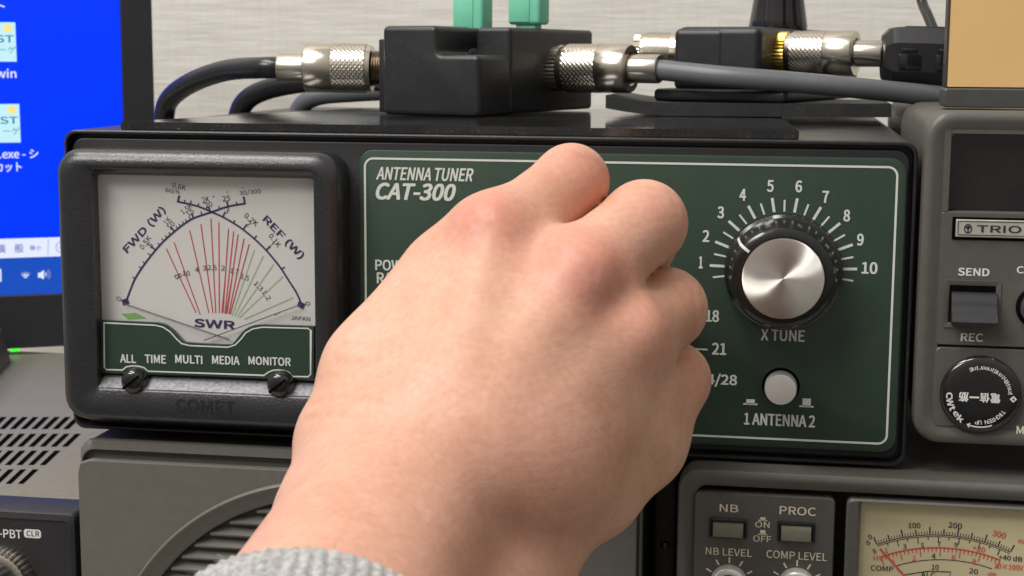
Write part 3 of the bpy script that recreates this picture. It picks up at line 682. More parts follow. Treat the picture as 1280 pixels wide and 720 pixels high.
cable('thin_black_cable', [U(1146, -40, .16), U(1152, 0, .158), U(1160, 20, .150), U(1169, 42, .142), U(1176, 60, .135)], .0019, 'coax', 'thin black cable dropping past the wall behind the ferrite block')

# ================================================================== monitor at the left, turned a little
md = ray(6700, 104); md = md / np.linalg.norm(md); md[2] = 0; md /= np.linalg.norm(md)
P0 = U(197, 300, .285); mf = Frame(P0, md, (0, 0, 1))
mon = thing('computer_monitor', tuple(P0 + np.array([-.1, .02, -.115])), 'black framed monitor with bright blue desktop screen at far left', 'monitor')
mu1 = 0.0; mv0 = mf.uv(40, 434)[1]; sv0 = mf.uv(40, 368)[1]; su1 = mf.uv(152, 80)[0]
b = MB(); hw = .215; top_v = .165
# frame: four bars round the glass
def bar(u0, u1, v0, v1): b.rloft(mf, [(u0, u1, v0, v1, .001, -.018), (u0, u1, v0, v1, .001, .0012), (u0+.0004, u1-.0004, v0+.0004, v1-.0004, .0008, .0016)], 'monitor')
bar(su1, mu1, mv0, top_v); bar(-hw, su1 - .0001, mv0, sv0); bar(-hw, su1 - .0001, top_v - .012, top_v - .0001); bar(-hw, -hw + .012, sv0 + .0001, top_v - .0122)
b.rloft(mf, [(-hw + .002, mu1 - .002, mv0 + .002, top_v - .002, .001, -.03), (-hw + .002, mu1 - .002, mv0 + .002, top_v - .002, .001, -.0181)], 'monitor')
b.build('monitor_frame', mon)
b = MB(); b.poly(mf, [(-hw + .0121, sv0 + .0001), (su1 - .0001, sv0 + .0001), (su1 - .0001, top_v - .0121), (-hw + .0121, top_v - .0121)], 'blue', 0)
sf_ = mf
def scr(x0, y0, x1, y1, m, h, y0r=None, y1r=None):
    q = [mf.uv(x0, y1, h), mf.uv(x1, y1r if y1r is not None else y1, h), mf.uv(x1, y0r if y0r is not None else y0, h), mf.uv(x0, y0, h)]; b.poly(mf, q, m, h)
scr(-60, 303.5, 150, 296, 'swhite', .0001)
b.v = b.v[:-4]; b.f.pop(); b.m.pop()
uL = -hw + .0121; v_a = mf.uv(40, 297.5)[1]; v_b = mf.uv(40, 321.5)[1]
b.poly(mf, [(uL, v_b), (su1 - .0001, v_b), (su1 - .0001, v_a), (uL, v_a)], 'swhite', .0001)
b.poly(mf, [(uL, sv0 + .0001), (su1 - .0001, sv0 + .0001), (su1 - .0001, v_b), (uL, v_b)], 'taskblue', .00012)
for (x1, y0, y1) in ((19, 28, 77), (24, 130, 178)):
    u1_, vt = mf.uv(x1, y0); _, vb = mf.uv(x1, y1); wd_ = vt - vb
    b.poly(mf, [(u1_ - wd_, vb), (u1_, vb), (u1_, vt), (u1_ - wd_, vt)], 'scyan', .0002)
    b.disc(mf, u1_ - wd_*.19, vt - wd_*.15, wd_*.105, 'syellow', .0003)
    b.text(mf, 'BEST', u1_ - wd_*.50, vt - wd_*.42, wd_*.90, wd_*.19, 'steal', .0003, bold=.03)
    b.text(mf, '★ナイン', u1_ - wd_*.42, vt - wd_*.69, wd_*.80, wd_*.17, 'steal', .0003) if False else b.text(mf, 'ーゲ', u1_ - wd_*.22, vt - wd_*.70, wd_*.42, wd_*.18, 'steal', .0003)
FACE = 'noto'
b.tpx(mf, 'ト', -4, 2, 6, 13, 'swhite', .0002)
b.tpx(mf, 'cwtwin', -32, 86, 20.5, 97.5, 'swhite', .0002, bold=.02)
b.tpx(mf, 'n.exe - シ', -9, 187, 48, 198, 'swhite', .0002, bold=.02)
b.tpx(mf, 'ートカット', -30, 203, 27, 215, 'swhite', .0002, bold=.02)
b.tpx(mf, '漢', -5, 305.5, 7.5, 316.5, 'sgrey', .0002); b.tpx(mf, '般', 18, 304.5, 29.5, 316, 'sgrey', .0002); b.tpx(mf, '筆小', 37, 306.5, 52, 313, 'sgrey', .0002)
b.spx(mf, [(60.5, 299), (60, 319)], .8, 'sgrey', .0002)
u_, v_ = mf.uv(76, 309); b.stroke(mf, [(u_ + .0022*math.cos(a*math.pi/10), v_ + .0026*math.sin(a*math.pi/10)) for a in range(4, 18)], .0004, 'sgrey', .0002)
b.spx(mf, [(74, 311), (76, 305), (78, 311)], 1, 'sgrey', .0002)
b.disc(mf, *mf.uv(82.5, 311.5), .0010, 'sred', .0003)
u_, v_ = mf.uv(32, 348.5)                              # wifi fan and loudspeaker
for rr, mm in ((.0009, 'swhite'), (.0020, 'swhite'), (.0031, 'sgrey')):
    b.stroke(mf, [(u_ + rr*math.sin(math.radians(a)), v_ + rr*math.cos(math.radians(a))) for a in range(-45, 46, 9)], .0007, mm, .0002)
b.poly(mf, [mf.uv(*p, .0002) for p in ((47.5, 347), (47.5, 341), (50, 341), (55, 337.5), (55, 349), (50, 347))], 'swhite', .0002)
u_, v_ = mf.uv(54, 343)
for rr, mm in ((.0013, 'swhite'), (.0024, 'sgrey'), (.0033, 'sgrey')):
    b.stroke(mf, [(u_ + rr*math.cos(math.radians(a)), v_ + rr*math.sin(math.radians(a))) for a in range(-45, 46, 9)], .00045, mm, .0002)
b.tpx(mf, '2', 81, 345, 86, 354, 'swhite', .0002); b.spx(mf, [(0.5, 336), (1, 352)], 2, 'swhite', .0002)
b.tpx(mf, '4', 80.5, 233, 84.5, 246, 'sred', .0002); b.tpx(mf, '3', 81, 264, 85, 277, 'swhite', .0002)
FACE = 'grot'
b.build('screen', mon, smooth=False)
b = MB(); lu, lv = mf.uv(18.5, 437); b.rloft(mf, [(lu - .0021, lu + .0021, lv - .0009, lv + .0012, .0003, -.002), (lu - .0021, lu + .0021, lv - .0009, lv + .0012, .0003, .0008)], 'led'); b.build('power_light', mon)
b = MB(); nk = mf.w(-.13, mv0 - .06, -.03); b.box(nk[0] - .03, nk[0] + .03, nk[1] - .008, nk[1] + .02, DESK_Z + .006, P0[2] + mv0 + .03, 'monitor', .002)
b.box(nk[0] - .1, nk[0] + .1, nk[1] - .03, nk[1] + .045, DESK_Z, DESK_Z + .006, 'monitor', .002); b.build('monitor_stand', mon)

# ================================================================== transceiver with slotted lid, lower left
ICZ = U(50, 640, -.004)[2]; IXR = U(94.5, 650, -.004)[0]
ic = thing('slotted_transceiver', (IXR - .12, .12, DESK_Z), 'black fronted transceiver with a grey slotted lid at lower left', 'transceiver')
b = MB(); b.box(IXR - .24, IXR - .0005, .010, .262, DESK_Z + .012, ICZ - .0010, 'icomtop', .0015)
ft = Frame((0, 0, ICZ - .0010), (1, 0, 0), (0, 1, 0))
for (yt, yb_, xr, n_) in ((521.5, 536.5, 97, 15), (542.5, 558.5, 96.5, 15), (563.5, 581.5, 71, 13), (587, 605, 43.5, 11)):
    for k in range(n_):
        xx = xr - k * (13.3 + (yt - 521)*.03); sl = (yb_ - yt) * 1.05; w_ = 6.2
        b.poly(ft, [ft.uv(*p) for p in ((xx - sl - w_*.4, yb_), (xx - sl + w_*.75, yb_), (xx + w_*.75, yt), (xx - w_*.4, yt))], 'void', .00012)
b.build('lid', ic)
b = MB(); fi = front(-.004); iu1 = IXR
b.rloft(fi, [(IXR - .242, IXR, DESK_Z + .010, ICZ, .002, -.016), (IXR - .242, IXR, DESK_Z + .010, ICZ, .002, -.0016), (IXR - .2413, IXR - .0007, DESK_Z + .0107, ICZ - .0007, .002, -.0004), (IXR - .2400, IXR - .0020, DESK_Z + .012, ICZ - .0026, .002, 0),
             (IXR - .2396, IXR - .0024, DESK_Z + .0124, ICZ - .0030, .002, -.0006)], 'icom')
fi2 = front(-.0034)
b.tpx(fi2, 'TWIN-PBT', -33, 661, 27, 671.5, 'pale', bold=.02)
rc = fi2.rect(30.5, 662, 51, 672); b.stroke(fi2, rr_pts(*rc, .0008), .0002, 'pale', closed=True); b.poly(fi2, rr_pts(*rc, .0008), 'pale', .0001)
b.tpx(fi2, 'CLR', 33, 663.5, 49, 670.5, 'ink', .0002, bold=.01)
b.build('front_case', ic)
kc_ = U(2, 727, -.0034); b = MB()
b.lathe((kc_[0], -.0032, kc_[2]), (0, -1, 0), [(0, .0122), (.003, .0122), (.0036, .0117), (.0060, .0114), (.0064, .0104), (.0064, .0085)], 'nickel', 120, lambda q, i: 1.0 if (q % 3 or i > 3) else .97)
ok = b.build('tuning_knob', ic)
b = MB(); b.lathe((kc_[0], -.0090, kc_[2]), (0, -1, 0), [(0, .0078), (.006, .0075), (.0072, .0068), (.0076, .0055), (.0074, .0002)], 'rubber', 80, lambda q, i: 1.0 if q % 4 > 1 else .96); b.build('inner_knob', ok)
# louvred box standing on the slotted lid at the picture's edge
b = MB(); zl = ICZ - .0009
yA, yB_ = .098, .232
pr = [(UZ(3, 508, zl)[0], yA), (UZ(30, 447, zl)[0], yB_)]
def sec(x, y): return [(x - .09, y, zl), (x, y, zl), (x - .004, y, zl + .016), (x - .010, y, zl + .0195), (x - .09, y, zl + .0195)]
b.loft([sec(*pr[0])[::-1], sec(*pr[1])[::-1]], 'standgrey')
lb = b.build('vented_box', ang=20); tag(lb, 'dark grey vented box standing on the slotted lid by the screen', 'vented box')
b = MB()
for k in range(7):
    t = .12 + k*.12; x = pr[0][0] + (pr[1][0] - pr[0][0])*t; y = yA + (yB_ - yA)*t
    b.box(x - .06, x - .0102, y, y + .006, zl + .0194, zl + .0197, 'void', 0)
b.build('vent_slots', lb)

# ================================================================== loudspeaker box under the tuner
SY = -.012; fs_ = front(SY)
sx0, sx1 = fs_.uv(94.5, 650)[0], fs_.uv(801, 660)[0]; sz1 = fs_.uv(230, 560)[1]; szf = fs_.uv(230, 581)[1]; sz0 = DESK_Z + .008
spk = thing('loudspeaker_box', ((sx0 + sx1)/2, .08, DESK_Z), 'olive grey loudspeaker box with round slatted grille under the tuner', 'loudspeaker')
cu, cv, cr = -.0111 - .0005, -.1771 + .001, .0758
cu, cv = fs_.uv(416, 895)[0], fs_.uv(416, 895)[1]; cr = fs_.uv(336.7, 611.8)[1]; cr = math.hypot(fs_.uv(258.9, 640.8)[0] - cu, fs_.uv(258.9, 640.8)[1] - cv)
b = MB(); N_ = 240
# front plate with a real round hole: outline points pair up with the ring
out = []; ring = []
for k in range(N_):
    a = 2*math.pi*k/N_; c_, s_ = math.cos(a), math.sin(a)
    u0_, u1_, v0_, v1_ = sx0 + .0012, sx1 - .0012, sz0, szf
    t = min((u1_ - cu)/c_ if c_ > 1e-9 else 9, (u0_ - cu)/c_ if c_ < -1e-9 else 9, (v1_ - cv)/s_ if s_ > 1e-9 else 9, (v0_ - cv)/s_ if s_ < -1e-9 else 9)
    rr_ = .0034; lo_, hi_ = .03, t
    for _ in range(40):
        m_ = (lo_ + hi_)/2; X_, Y_ = abs(cu + c_*m_ - (u0_ + u1_)/2) - ((u1_ - u0_)/2 - rr_), abs(cv + s_*m_ - (v0_ + v1_)/2) - ((v1_ - v0_)/2 - rr_)
        if math.hypot(max(X_, 0), max(Y_, 0)) - rr_ + min(max(X_, Y_), 0) < 0: lo_ = m_
        else: hi_ = m_
    t = lo_
    out.append((cu + c_*t, cv + s_*t)); ring.append((cu + c_*cr, cv + s_*cr))
def lp(pts, h, ofs=0): return [fs_.w(u, v, h) for u, v in pts]
def rg(r, h): return [fs_.w(cu + r*math.cos(2*math.pi*k/N_), cv + r*math.sin(2*math.pi*k/N_), h) for k in range(N_)]
b.loft([lp(out, -.003), lp(out, -.0005), lp([(cu + (u-cu)*.9975, cv + (v-cv)*.996) for u, v in out], 0), rg(cr + .0008, 0), rg(cr + .0005, .0008), rg(cr + .0001, .0011), rg(cr - .0004, .0010), rg(cr - .0010, .0004), rg(cr - .0044, -.0006), rg(cr - .0052, -.0012), rg(cr - .0056, -.0052), rg(cr - .0060, -.012)], 'spk', False, False)
b.build('front_plate', spk)
b = MB(); rI = cr - .0057; pitch = .0170/4.30*1.02
for k in range(-22, 24):
    z = k * pitch
    if abs(z) > rI - .001: continue
    w_ = math.sqrt(rI*rI - z*z) - .0002
    zc = cv + z
    # louvre blades lean outwards, top edge catching the light
    p = [(-.0048, .0006), (-.0018, -.0010), (-.0016, -.0004), (-.0042, .0016)]
    loops = [[fs_.w(cu + sx*w_, zc + q[1], q[0]) for q in p] for sx in (-1, 1)]
    b.loft([l[::-1] for l in loops][::-1] if False else loops, 'spk')
b.build('grille', spk, ang=20)
b = MB(); b.loft([rg(rI, -.0100), rg(rI*.5, -.0105), rg(rI*.02, -.0107)], 'void', False, True); b.build('speaker_cloth', spk)
b = MB()
b.rloft(fs_, [(sx0 + .0004, sx1 - .0004, sz0, sz1 - .0002, .004, -.20), (sx0 + .0004, sx1 - .0004, sz0, sz1 - .0002, .004, -.0076)], 'cabinet'); b.build('cabinet', spk)
b = MB()
zb_ = fs_.uv(230, 573)[1]
b.rloft(fs_, [(sx0, sx1, sz0, sz1, .004, -.0075), (sx0, sx1, sz0, sz1, .0045, -.0052), (sx0 + .0003, sx1 - .0003, sz0, sz1 - .0003, .0045, -.0048), (sx0 + .0008, sx1 - .0008, sz0, zb_ + .0004, .0042, -.0044), (sx0 + .0009, sx1 - .0009, sz0, zb_, .0042, -.0048), (sx0 + .0010, sx1 - .0010, sz0 + .0002, zb_ - .0001, .0042, -.0068)], 'spk', True, True)
b.build('front_frame', spk)
for (x, y) in ((sx0 + .02, .02), (sx1 - .02, .02), (sx0 + .02, .16), (sx1 - .02, .16)):
    b = MB(); b.lathe((x, y, DESK_Z), (0, 0, 1), [(0, .007), (.0075, .008)], 'rubber', 20); b.build('foot', spk)

# ---- box added to hide the lit wall between loudspeaker and lower radio
gx0, gx1 = sx1 + .0012, U(843, 660, -.010)[0] - .0012
pb2_ = thing('gap_blocker', ((gx0 + gx1)/2, .08, DESK_Z), 'narrow black box added to darken the gap between the loudspeaker and the lower right radio', 'filler box')
b = MB(); b.box(gx0, gx1, .020, .20, DESK_Z + .004, TUN_BOT - .0065, 'cabinet', .0012, 3); b.build('case', pb2_)
b = MB(); b.lathe(((gx0 + gx1)/2, .0201, U(815, 680, .02)[2]), (0, -1, 0), [(0, .0014), (.0006, .0013), (.0010, .0009), (.0011, .0001)], 'gloss', 20); b.build('screw', pb2_)
for y_ in (.04, .18):
    b = MB(); b.lathe(((gx0 + gx1)/2, y_, DESK_Z), (0, 0, 1), [(0, .003), (.0041, .003)], 'rubber', 16); b.build('foot', pb2_)

# ================================================================== radio at the upper right
VY = -.004; fv = front(VY); vf = front(VY)
vx0 = fv.uv(1149, 330)[0]; vx1 = vx0 + .125; vz1 = fv.uv(1230, 139)[1]; vz0 = fv.uv(1220, 557)[1]
vfo = thing('grey_radio_unit', (vx0 + .06, .1, vz0), 'warm grey radio unit beside the tuner with dark dial window and rocker switch', 'radio')
b = MB()
b.rloft(fv, [(vx0 + .001, vx1, vz0 + .001, vz1 - .0006, .007, -.19), (vx0 + .001, vx1, vz0 + .001, vz1 - .0006, .007, -.010), (vx0, vx1 + .001, vz0, vz1, .0075, -.0098), (vx0, vx1 + .001, vz0, vz1, .0075, -.0022),
             (vx0 + .0004, vx1, vz0 + .0004, vz1 - .0004, .0075, -.0008), (vx0 + .0014, vx1, vz0 + .0014, vz1 - .0014, .007, -.0001), (vx0 + .0030, vx1, vz0 + .0030, vz1 - .0030, .0062, 0), (vx0 + .0046, vx1 - .002, vz0 + .0046, vz1 - .0046, .005, -.0010),
             (vx0 + .0062, vx1 - .003, vz0 + .0054, vz1 - .0060, .0042, -.0012)], 'trio', True, False)
b.build('case', vfo)
pv = Frame((0, VY + .0013, 0))
PH = .0
# front plate pieces butt against each other: window surround, badge shelf, lower plates
dw = pv.rect(1187, 168, 1400, 264)
b = MB()
pu0, pu1 = vx0 + .0056, vx1 - .0032
pz1 = vz1 - .0052; pz0 = vz0 + .005
zgr = pv.uv(1220, 434)[1]; zsh = pv.uv(1230, 265)[1]
b.rloft(pv, [(pu0, pu1, zgr + .0004, zsh, .0006, -.004), (pu0, pu1, zgr + .0004, zsh, .0006, .0002), (pu0 + .0003, pu1 - .0003, zgr + .0007, zsh - .0003, .0006, .0006)], 'trio')
b.rloft(pv, [(pu0, pu1, pz0, zgr - .0002, .0016, -.004), (pu0, pu1, pz0, zgr - .0002, .0016, .0002), (pu0 + .0003, pu1 - .0003, pz0 + .0003, zgr - .0005, .0016, .0006)], 'trio')
b.rloft(pv, [(pu0, dw[0], zsh + .0001, pz1, .0004, -.004), (pu0, dw[0], zsh + .0001, pz1, .0004, .0005)], 'trio')
b.rloft(pv, [(dw[0] + .0001, pu1, dw[3], pz1 - .0001, .0004, -.004), (dw[0] + .0001, pu1, dw[3], pz1 - .0001, .0004, .0005)], 'trio')
pp = Frame((0, VY + .0013 - .0006, 0))
b.tpx(pp, 'SEND', 1197.5, 335, 1237, 345, 'pale', bold=.04); b.tpx(pp, 'REC', 1201, 416.5, 1229, 427, 'pale', bold=.03)
b.tpx(pp, 'CAL', 1271, 333, 1297, 342, 'pale', bold=.03); b.tpx(pp, 'MODE', 1270.5, 533, 1310, 543.5, 'cream', bold=.03)
b.build('front_plate', vfo)
b = MB(); dq = (dw[0] - .0006, pu1, zsh - .001, dw[3] + .0006)
b.rloft(pv, [(dq[0], dq[1], dq[2], dq[3], .0008, -.008), (dq[0], dq[1], dq[2], dq[3], .0008, -.0045)], 'gloss'); b.build('dial_window', vfo)
# badge
b = MB(); rb = pp.rect(1190, 272.5, 1340, 301)
b.plate(pp, rb, .0003, 0, .0005, 'void', .0002, 1)
pb_ = Frame((0, pp.O[1] - .0005, 0)); rb2 = pb_.rect(1194.5, 275.5, 1340, 297.5)
b.plate(pb_, (rb2[0], rb[1] - .0008, rb2[2], rb2[3]), .0002, 0, .0007, 'silver', .0002, 1)
pb2 = Frame((0, pp.O[1] - .0012, 0)); rb3 = pb2.rect(1197.5, 278, 1340, 295)
b.stroke(pb2, rr_pts(rb3[0], rb[1] - .0015, rb3[2], rb3[3], .0001, 2), .00018, 'ink', closed=True)
b.tpx(pb2, 'TRIO', 1221, 281.8, 1277, 291, 'ink', bold=.03)
u_, v_ = pb2.uv(1210, 285.8)
b.stroke(pb2, [(u_ + .0010*math.cos(a*math.pi/9), v_ + .0012*math.sin(a*math.pi/9)) for a in range(18)], .0003, 'ink', closed=True)
b.stroke(pb2, [(u_, v_ - .0011), (u_, v_ + .0011)], .00035, 'ink'); b.stroke(pb2, [(u_ - .0007, v_ + .0002), (u_ + .0007, v_ + .0002)], .0003, 'ink')
b.stroke(pb2, [(u_ - .0006, v_ + .0007), (u_, v_ + .0002), (u_ + .0006, v_ + .0007)], .0003, 'ink')
b.build('name_badge', vfo)
# rocker
b = MB(); rk = pp.rect(1181, 352, 1249, 408.5); hk = pp.rect(1185.5, 356.5, 1244.5, 404)
b.rloft(pp, [(rk[0] - .0004, rk[1] + .0004, rk[2] - .0004, rk[3] + .0004, .0003, -.0001), (rk[0] - .0003, rk[1] + .0003, rk[2] - .0003, rk[3] + .0003, .0003, .0004), (rk[0] + .0003, rk[1] - .0003, rk[2] + .0003, rk[3] - .0003, .0003, .0003), (hk[0], hk[1], hk[2], hk[3], .0002, .0002), (hk[0] + .0001, hk[1] - .0001, hk[2] + .0001, hk[3] - .0001, .0002, .00012)], 'trio', False, False)
b.poly(pp, [(hk[0], hk[2]), (hk[1], hk[2]), (hk[1], hk[3]), (hk[0], hk[3])], 'void', .00012)
rs = b.build('switch_surround', vfo)
b = MB(); x0_ = pp.uv(1188.5, 380)[0]; x1_ = pp.uv(1245, 380)[0]; zt = pp.uv(1216, 365)[1]; zm_ = pp.uv(1216, 384)[1]; zbm = pp.uv(1216, 404)[1]
yy = pp.O[1]
pf2 = [(yy - .0002, zt), (yy - .0016, zt - .0008), (yy - .0026, zm_ + .0012), (yy - .0036, zm_ - .0008), (yy - .0058, zbm + .0024), (yy - .0064, zbm + .0012), (yy - .0058, zbm), (yy - .0002, zbm + .0002)]
b.loft([[(x0_, y, z) for y, z in pf2], [(x0_ + .0003, y, z) for y, z in pf2], [(x1_ - .0003, y, z) for y, z in pf2], [(x1_, y, z) for y, z in pf2]], 'black'); b.build('rocker_switch', vfo, ang=50)
# round control at the picture's edge
c_ = U(1297, 384, yy); b = MB(); b.lathe((c_[0], yy + .0002, c_[2]), (0, -1, 0), [(0, .0060), (.0008, .0060), (.0012, .0054)], 'void', 40)
b.lathe((c_[0], yy, c_[2]), (0, -1, 0), [(0, .0050), (.007, .0048), (.0078, .0044), (.0078, .0001)], 'alu', 40); b.build('rotary_control', vfo)
for (x, y) in ((vx0 + .02, .03), (vx1 - .02, .03), (vx0 + .02, .16), (vx1 - .02, .16)):
    b = MB(); b.lathe((x, y, vz0 + .001), (0, 0, -1), [(0, .007), (.004, .007), (.0045, .0062)], 'rubber', 20); b.build('foot', vfo)
# round badge stuck on the lower plate
bc = U(1225.5, 493.5, yy - .002); bd = thing('round_badge', tuple(bc), 'round glossy black badge with white lettering stuck on the grey radio', 'badge')
br = .0112
b = MB(); b.lathe((bc[0], yy - .0001, bc[2]), (0, -1, 0), [(0, br), (.0016, br*1.01), (.0022, br*.985), (.0026, br*.93), (.0029, br*.8), (.0031, br*.5), (.00312, .0002)], 'gloss', 56)
b.build('disc', bd)
fbd = Frame((0, yy - .0030, 0)); b = MB()
def arc_text(s_, r, a0, a1, hgt, wd, inv, bold=.02):
    for i, ch in enumerate(s_):
        a = a0 + (a1 - a0)*i/max(1, len(s_) - 1); 
        if ch == ' ': continue
        u = bc[0] + r*math.sin(math.radians(a)); v = bc[2] + r*math.cos(math.radians(a))
        ww = wd * {'i': .4, 'I': .4, 'l': .4, 't': .65, 'W': 1.4, 'm': 1.4}.get(ch, 1)
        hh = hgt * (1.0 if ch in 'bdfhkltiCWTIGHENUP' else 1.0 if ch in 'gp' else .74)
        b.text(fbd, ch, u, v, ww, hh, 'pale', .00025, -math.radians(a) + (math.pi if inv else 0), bold)
# the badge is read from above: writing upside down at the top, running round its rim
arc_text('insightengineering', br*.72, 84, -22, .0012, .00095, True)
arc_text('CWtek', br*.78, 268, 217, .0018, .0018, True, .05)
arc_text('TIGHTEN UP', br*.70, 126, 186, .0012, .0010, False)
u_, v_ = bc[0] + br*.80, bc[2] - br*.06; q = .0010
b.poly(fbd, [(u_ - q, v_), (u_, v_ - q), (u_ + q, v_), (u_, v_ + q)], 'pale', .00025); b.disc(fbd, u_, v_, .0003, 'ink', .0004, 12)
for i, ch in enumerate('電信一筋'[::-1]):
    b.text(fbd, ch, bc[0] - br*.42 + i*.0029, bc[2] - br*.05, .0027, (.0028 if ch != '一' else .0005), 'pale', .00025, math.pi, .03)
b.stroke(fbd, [(bc[0] + br*.82*math.sin(math.radians(a)), bc[2] + br*.82*math.cos(math.radians(a))) for a in range(158, 200, 5)], .00035, 'pale', .00025)
a = math.radians(204); b.poly(fbd, [(bc[0] + br*.82*math.sin(math.radians(203)), bc[2] + br*.82*math.cos(math.radians(203))), (bc[0] + br*.89*math.sin(math.radians(197)), bc[2] + br*.89*math.cos(math.radians(197))), (bc[0] + br*.75*math.sin(math.radians(197)), bc[2] + br*.75*math.cos(math.radians(197)))][::-1], 'pale', .00025)
b.build('badge_print', bd, smooth=False)

# tan board in a dark frame on top of the grey radio
ty = .028; ftn = front(ty); tu0 = ftn.uv(1183, 60)[0]; tz0 = vz1 + .0001; tzb = ftn.uv(1230, 110)[1]
brd = thing('tan_board', (tu0 + .05, ty, tz0), 'plain tan board in a thin dark frame standing on the grey radio', 'board')
b = MB(); b.rloft(ftn, [(tu0, tu0 + .11, tzb, tzb + .14, .0006, -.008), (tu0, tu0 + .11, tzb, tzb + .14, .0006, .0004)], 'tanframe'); b.build('frame', brd)
b = MB(); b.rloft(ftn, [(tu0 + .0007, tu0 + .1094, tzb + .0003, tzb + .1394, .0003, .0001), (tu0 + .0007, tu0 + .1094, tzb + .0003, tzb + .1394, .0003, .0009)], 'tan'); b.build('face', brd)
b = MB(); b.rloft(ftn, [(tu0 - .0003, tu0 + .11, tz0, tzb - .0001, .0008, -.012), (tu0 - .0003, tu0 + .11, tz0, tzb - .0001, .0008, .0022), (tu0, tu0 + .1097, tz0 + .0003, tzb - .0005, .0008, .0026)], 'standgrey'); b.build('base', brd)

# ================================================================== big transceiver, lower right
TY = -.010; fT = front(TY); tx0 = fT.uv(846, 660)[0]; tx1 = tx0 + .20; tz1 = fT.uv(1000, 592)[1]; tzz = DESK_Z + .010
ts = thing('desk_transceiver', (tx0 + .1, .1, DESK_Z), 'dark warm grey transceiver with cream meter under the tuner', 'transceiver')
b = MB()
b.rloft(fT, [(tx0 + .001, tx1, tzz, tz1 - .0006, .006, -.24), (tx0 + .001, tx1, tzz, tz1 - .0006, .006, -.011), (tx0, tx1 + .001, tzz, tz1, .0065, -.0108), (tx0, tx1 + .001, tzz, tz1, .0065, -.0026), (tx0 + .0005, tx1, tzz, tz1 - .0005, .0062, -.0010),
             (tx0 + .0018, tx1, tzz, tz1 - .0018, .0055, -.0002), (tx0 + .0030, tx1, tzz, tz1 - .0030, .005, -.0002), (tx0 + .0042, tx1 - .002, tzz, tz1 - .0046, .004, -.0014), (tx0 + .0052, tx1 - .002, tzz, tz1 - .0052, .0035, -.0016)], 'trio', True, False)
b.build('case', ts)
pT = Frame((0, TY + .0012, 0)); pu = pT.uv(1043, 660)[0]; ptop = pT.uv(950, 618)[1]
b = MB(); b.rloft(pT, [(tx0 + .0050, pu, tzz + .001, ptop, .0018, -.004), (tx0 + .0050, pu, tzz + .001, ptop, .0018, .0002), (tx0 + .0053, pu - .0003, tzz + .0013, ptop - .0003, .0018, .0006)], 'trio')
qT = Frame((0, TY + .0006, 0))
b.tpx(qT, 'NB', 899.5, 630.5, 923, 640, 'cream', bold=.015); b.tpx(qT, 'PROC', 974.5, 633.5, 1020, 644, 'cream', bold=.015)
b.tpx(qT, 'ON', 944, 652, 962, 659.5, 'cream', bold=.01); b.tpx(qT, 'OFF', 941.5, 669.5, 964, 677.5, 'cream', bold=.01)
for (x, y, hh) in ((953.5, 650.5, 4), (953.5, 668, 5.5)):
    r = qT.rect(x - 5.5, y - .8, x + 5.5, y + .6); b.poly(qT, [(r[0], r[2]), (r[1], r[2]), (r[1], r[3]), (r[0], r[3])], 'cream')
    r = qT.rect(x - 3.2, y - hh, x + 3.4, y); b.poly(qT, [(r[0], r[2]), (r[1], r[2]), (r[1], r[3]), (r[0], r[3])], 'cream')
b.tpx(qT, 'NB LEVEL', 882, 685.5, 940, 694.5, 'cream', bold=.012); b.tpx(qT, 'COMP LEVEL', 958, 689.5, 1034, 699.5, 'cream', bold=.012)
kpos = [U(911, 728, qT.O[1]), U(995.5, 732, qT.O[1])]
for c_ in kpos:
    for a in range(-150, 151, 30):
        s_, q_ = math.sin(math.radians(a)), math.cos(math.radians(a)); b.stroke(qT, [(c_[0] + s_*.0060, c_[2] + q_*.0060), (c_[0] + s_*.0078, c_[2] + q_*.0078)], .0005, 'cream')
b.build('left_plate', ts)
for c_ in kpos:
    b = MB(); b.lathe((c_[0], qT.O[1] + .0001, c_[2]), (0, -1, 0), [(0, .0055), (.0030, .0055), (.0038, .0052), (.0042, .0046), (.0042, .0036), (.0038, .0034)], 'btn', 60)
    b.lathe((c_[0], qT.O[1] - .0030, c_[2]), (0, -1, 0), [(0, .0035), (.0080, .0032), (.0086, .0027), (.0088, .0002)], 'gloss', 40); b.build('level_knob', ts)
for (x0, y0, x1, y1) in ((886.5, 647.5, 934, 672.5), (971.5, 652, 1019, 677.5)):
    rb = qT.rect(x0, y0, x1, y1); b = MB()
    b.rloft(qT, [(rb[0], rb[1], rb[2], rb[3], .0006, -.0002), (rb[0], rb[1], rb[2], rb[3], .0006, .0005), (rb[0] + .0006, rb[1] - .0006, rb[2] + .0006, rb[3] - .0006, .0003, .0006), (rb[0] + .0010, rb[1] - .0010, rb[2] + .0006, rb[3] - .0008, .0003, .0002)], 'gloss')
    b.rloft(qT, [(rb[0] + .0011, rb[1] - .0011, rb[2] + .0007, rb[3] - .0013, .0003, .0001), (rb[0] + .0011, rb[1] - .0011, rb[2] + .0007, rb[3] - .0013, .0003, .0016), (rb[0] + .0013, rb[1] - .0013, rb[2] + .0009, rb[3] - .0024, .0003, .0022)], 'button')
    b.build('push_switch', ts)
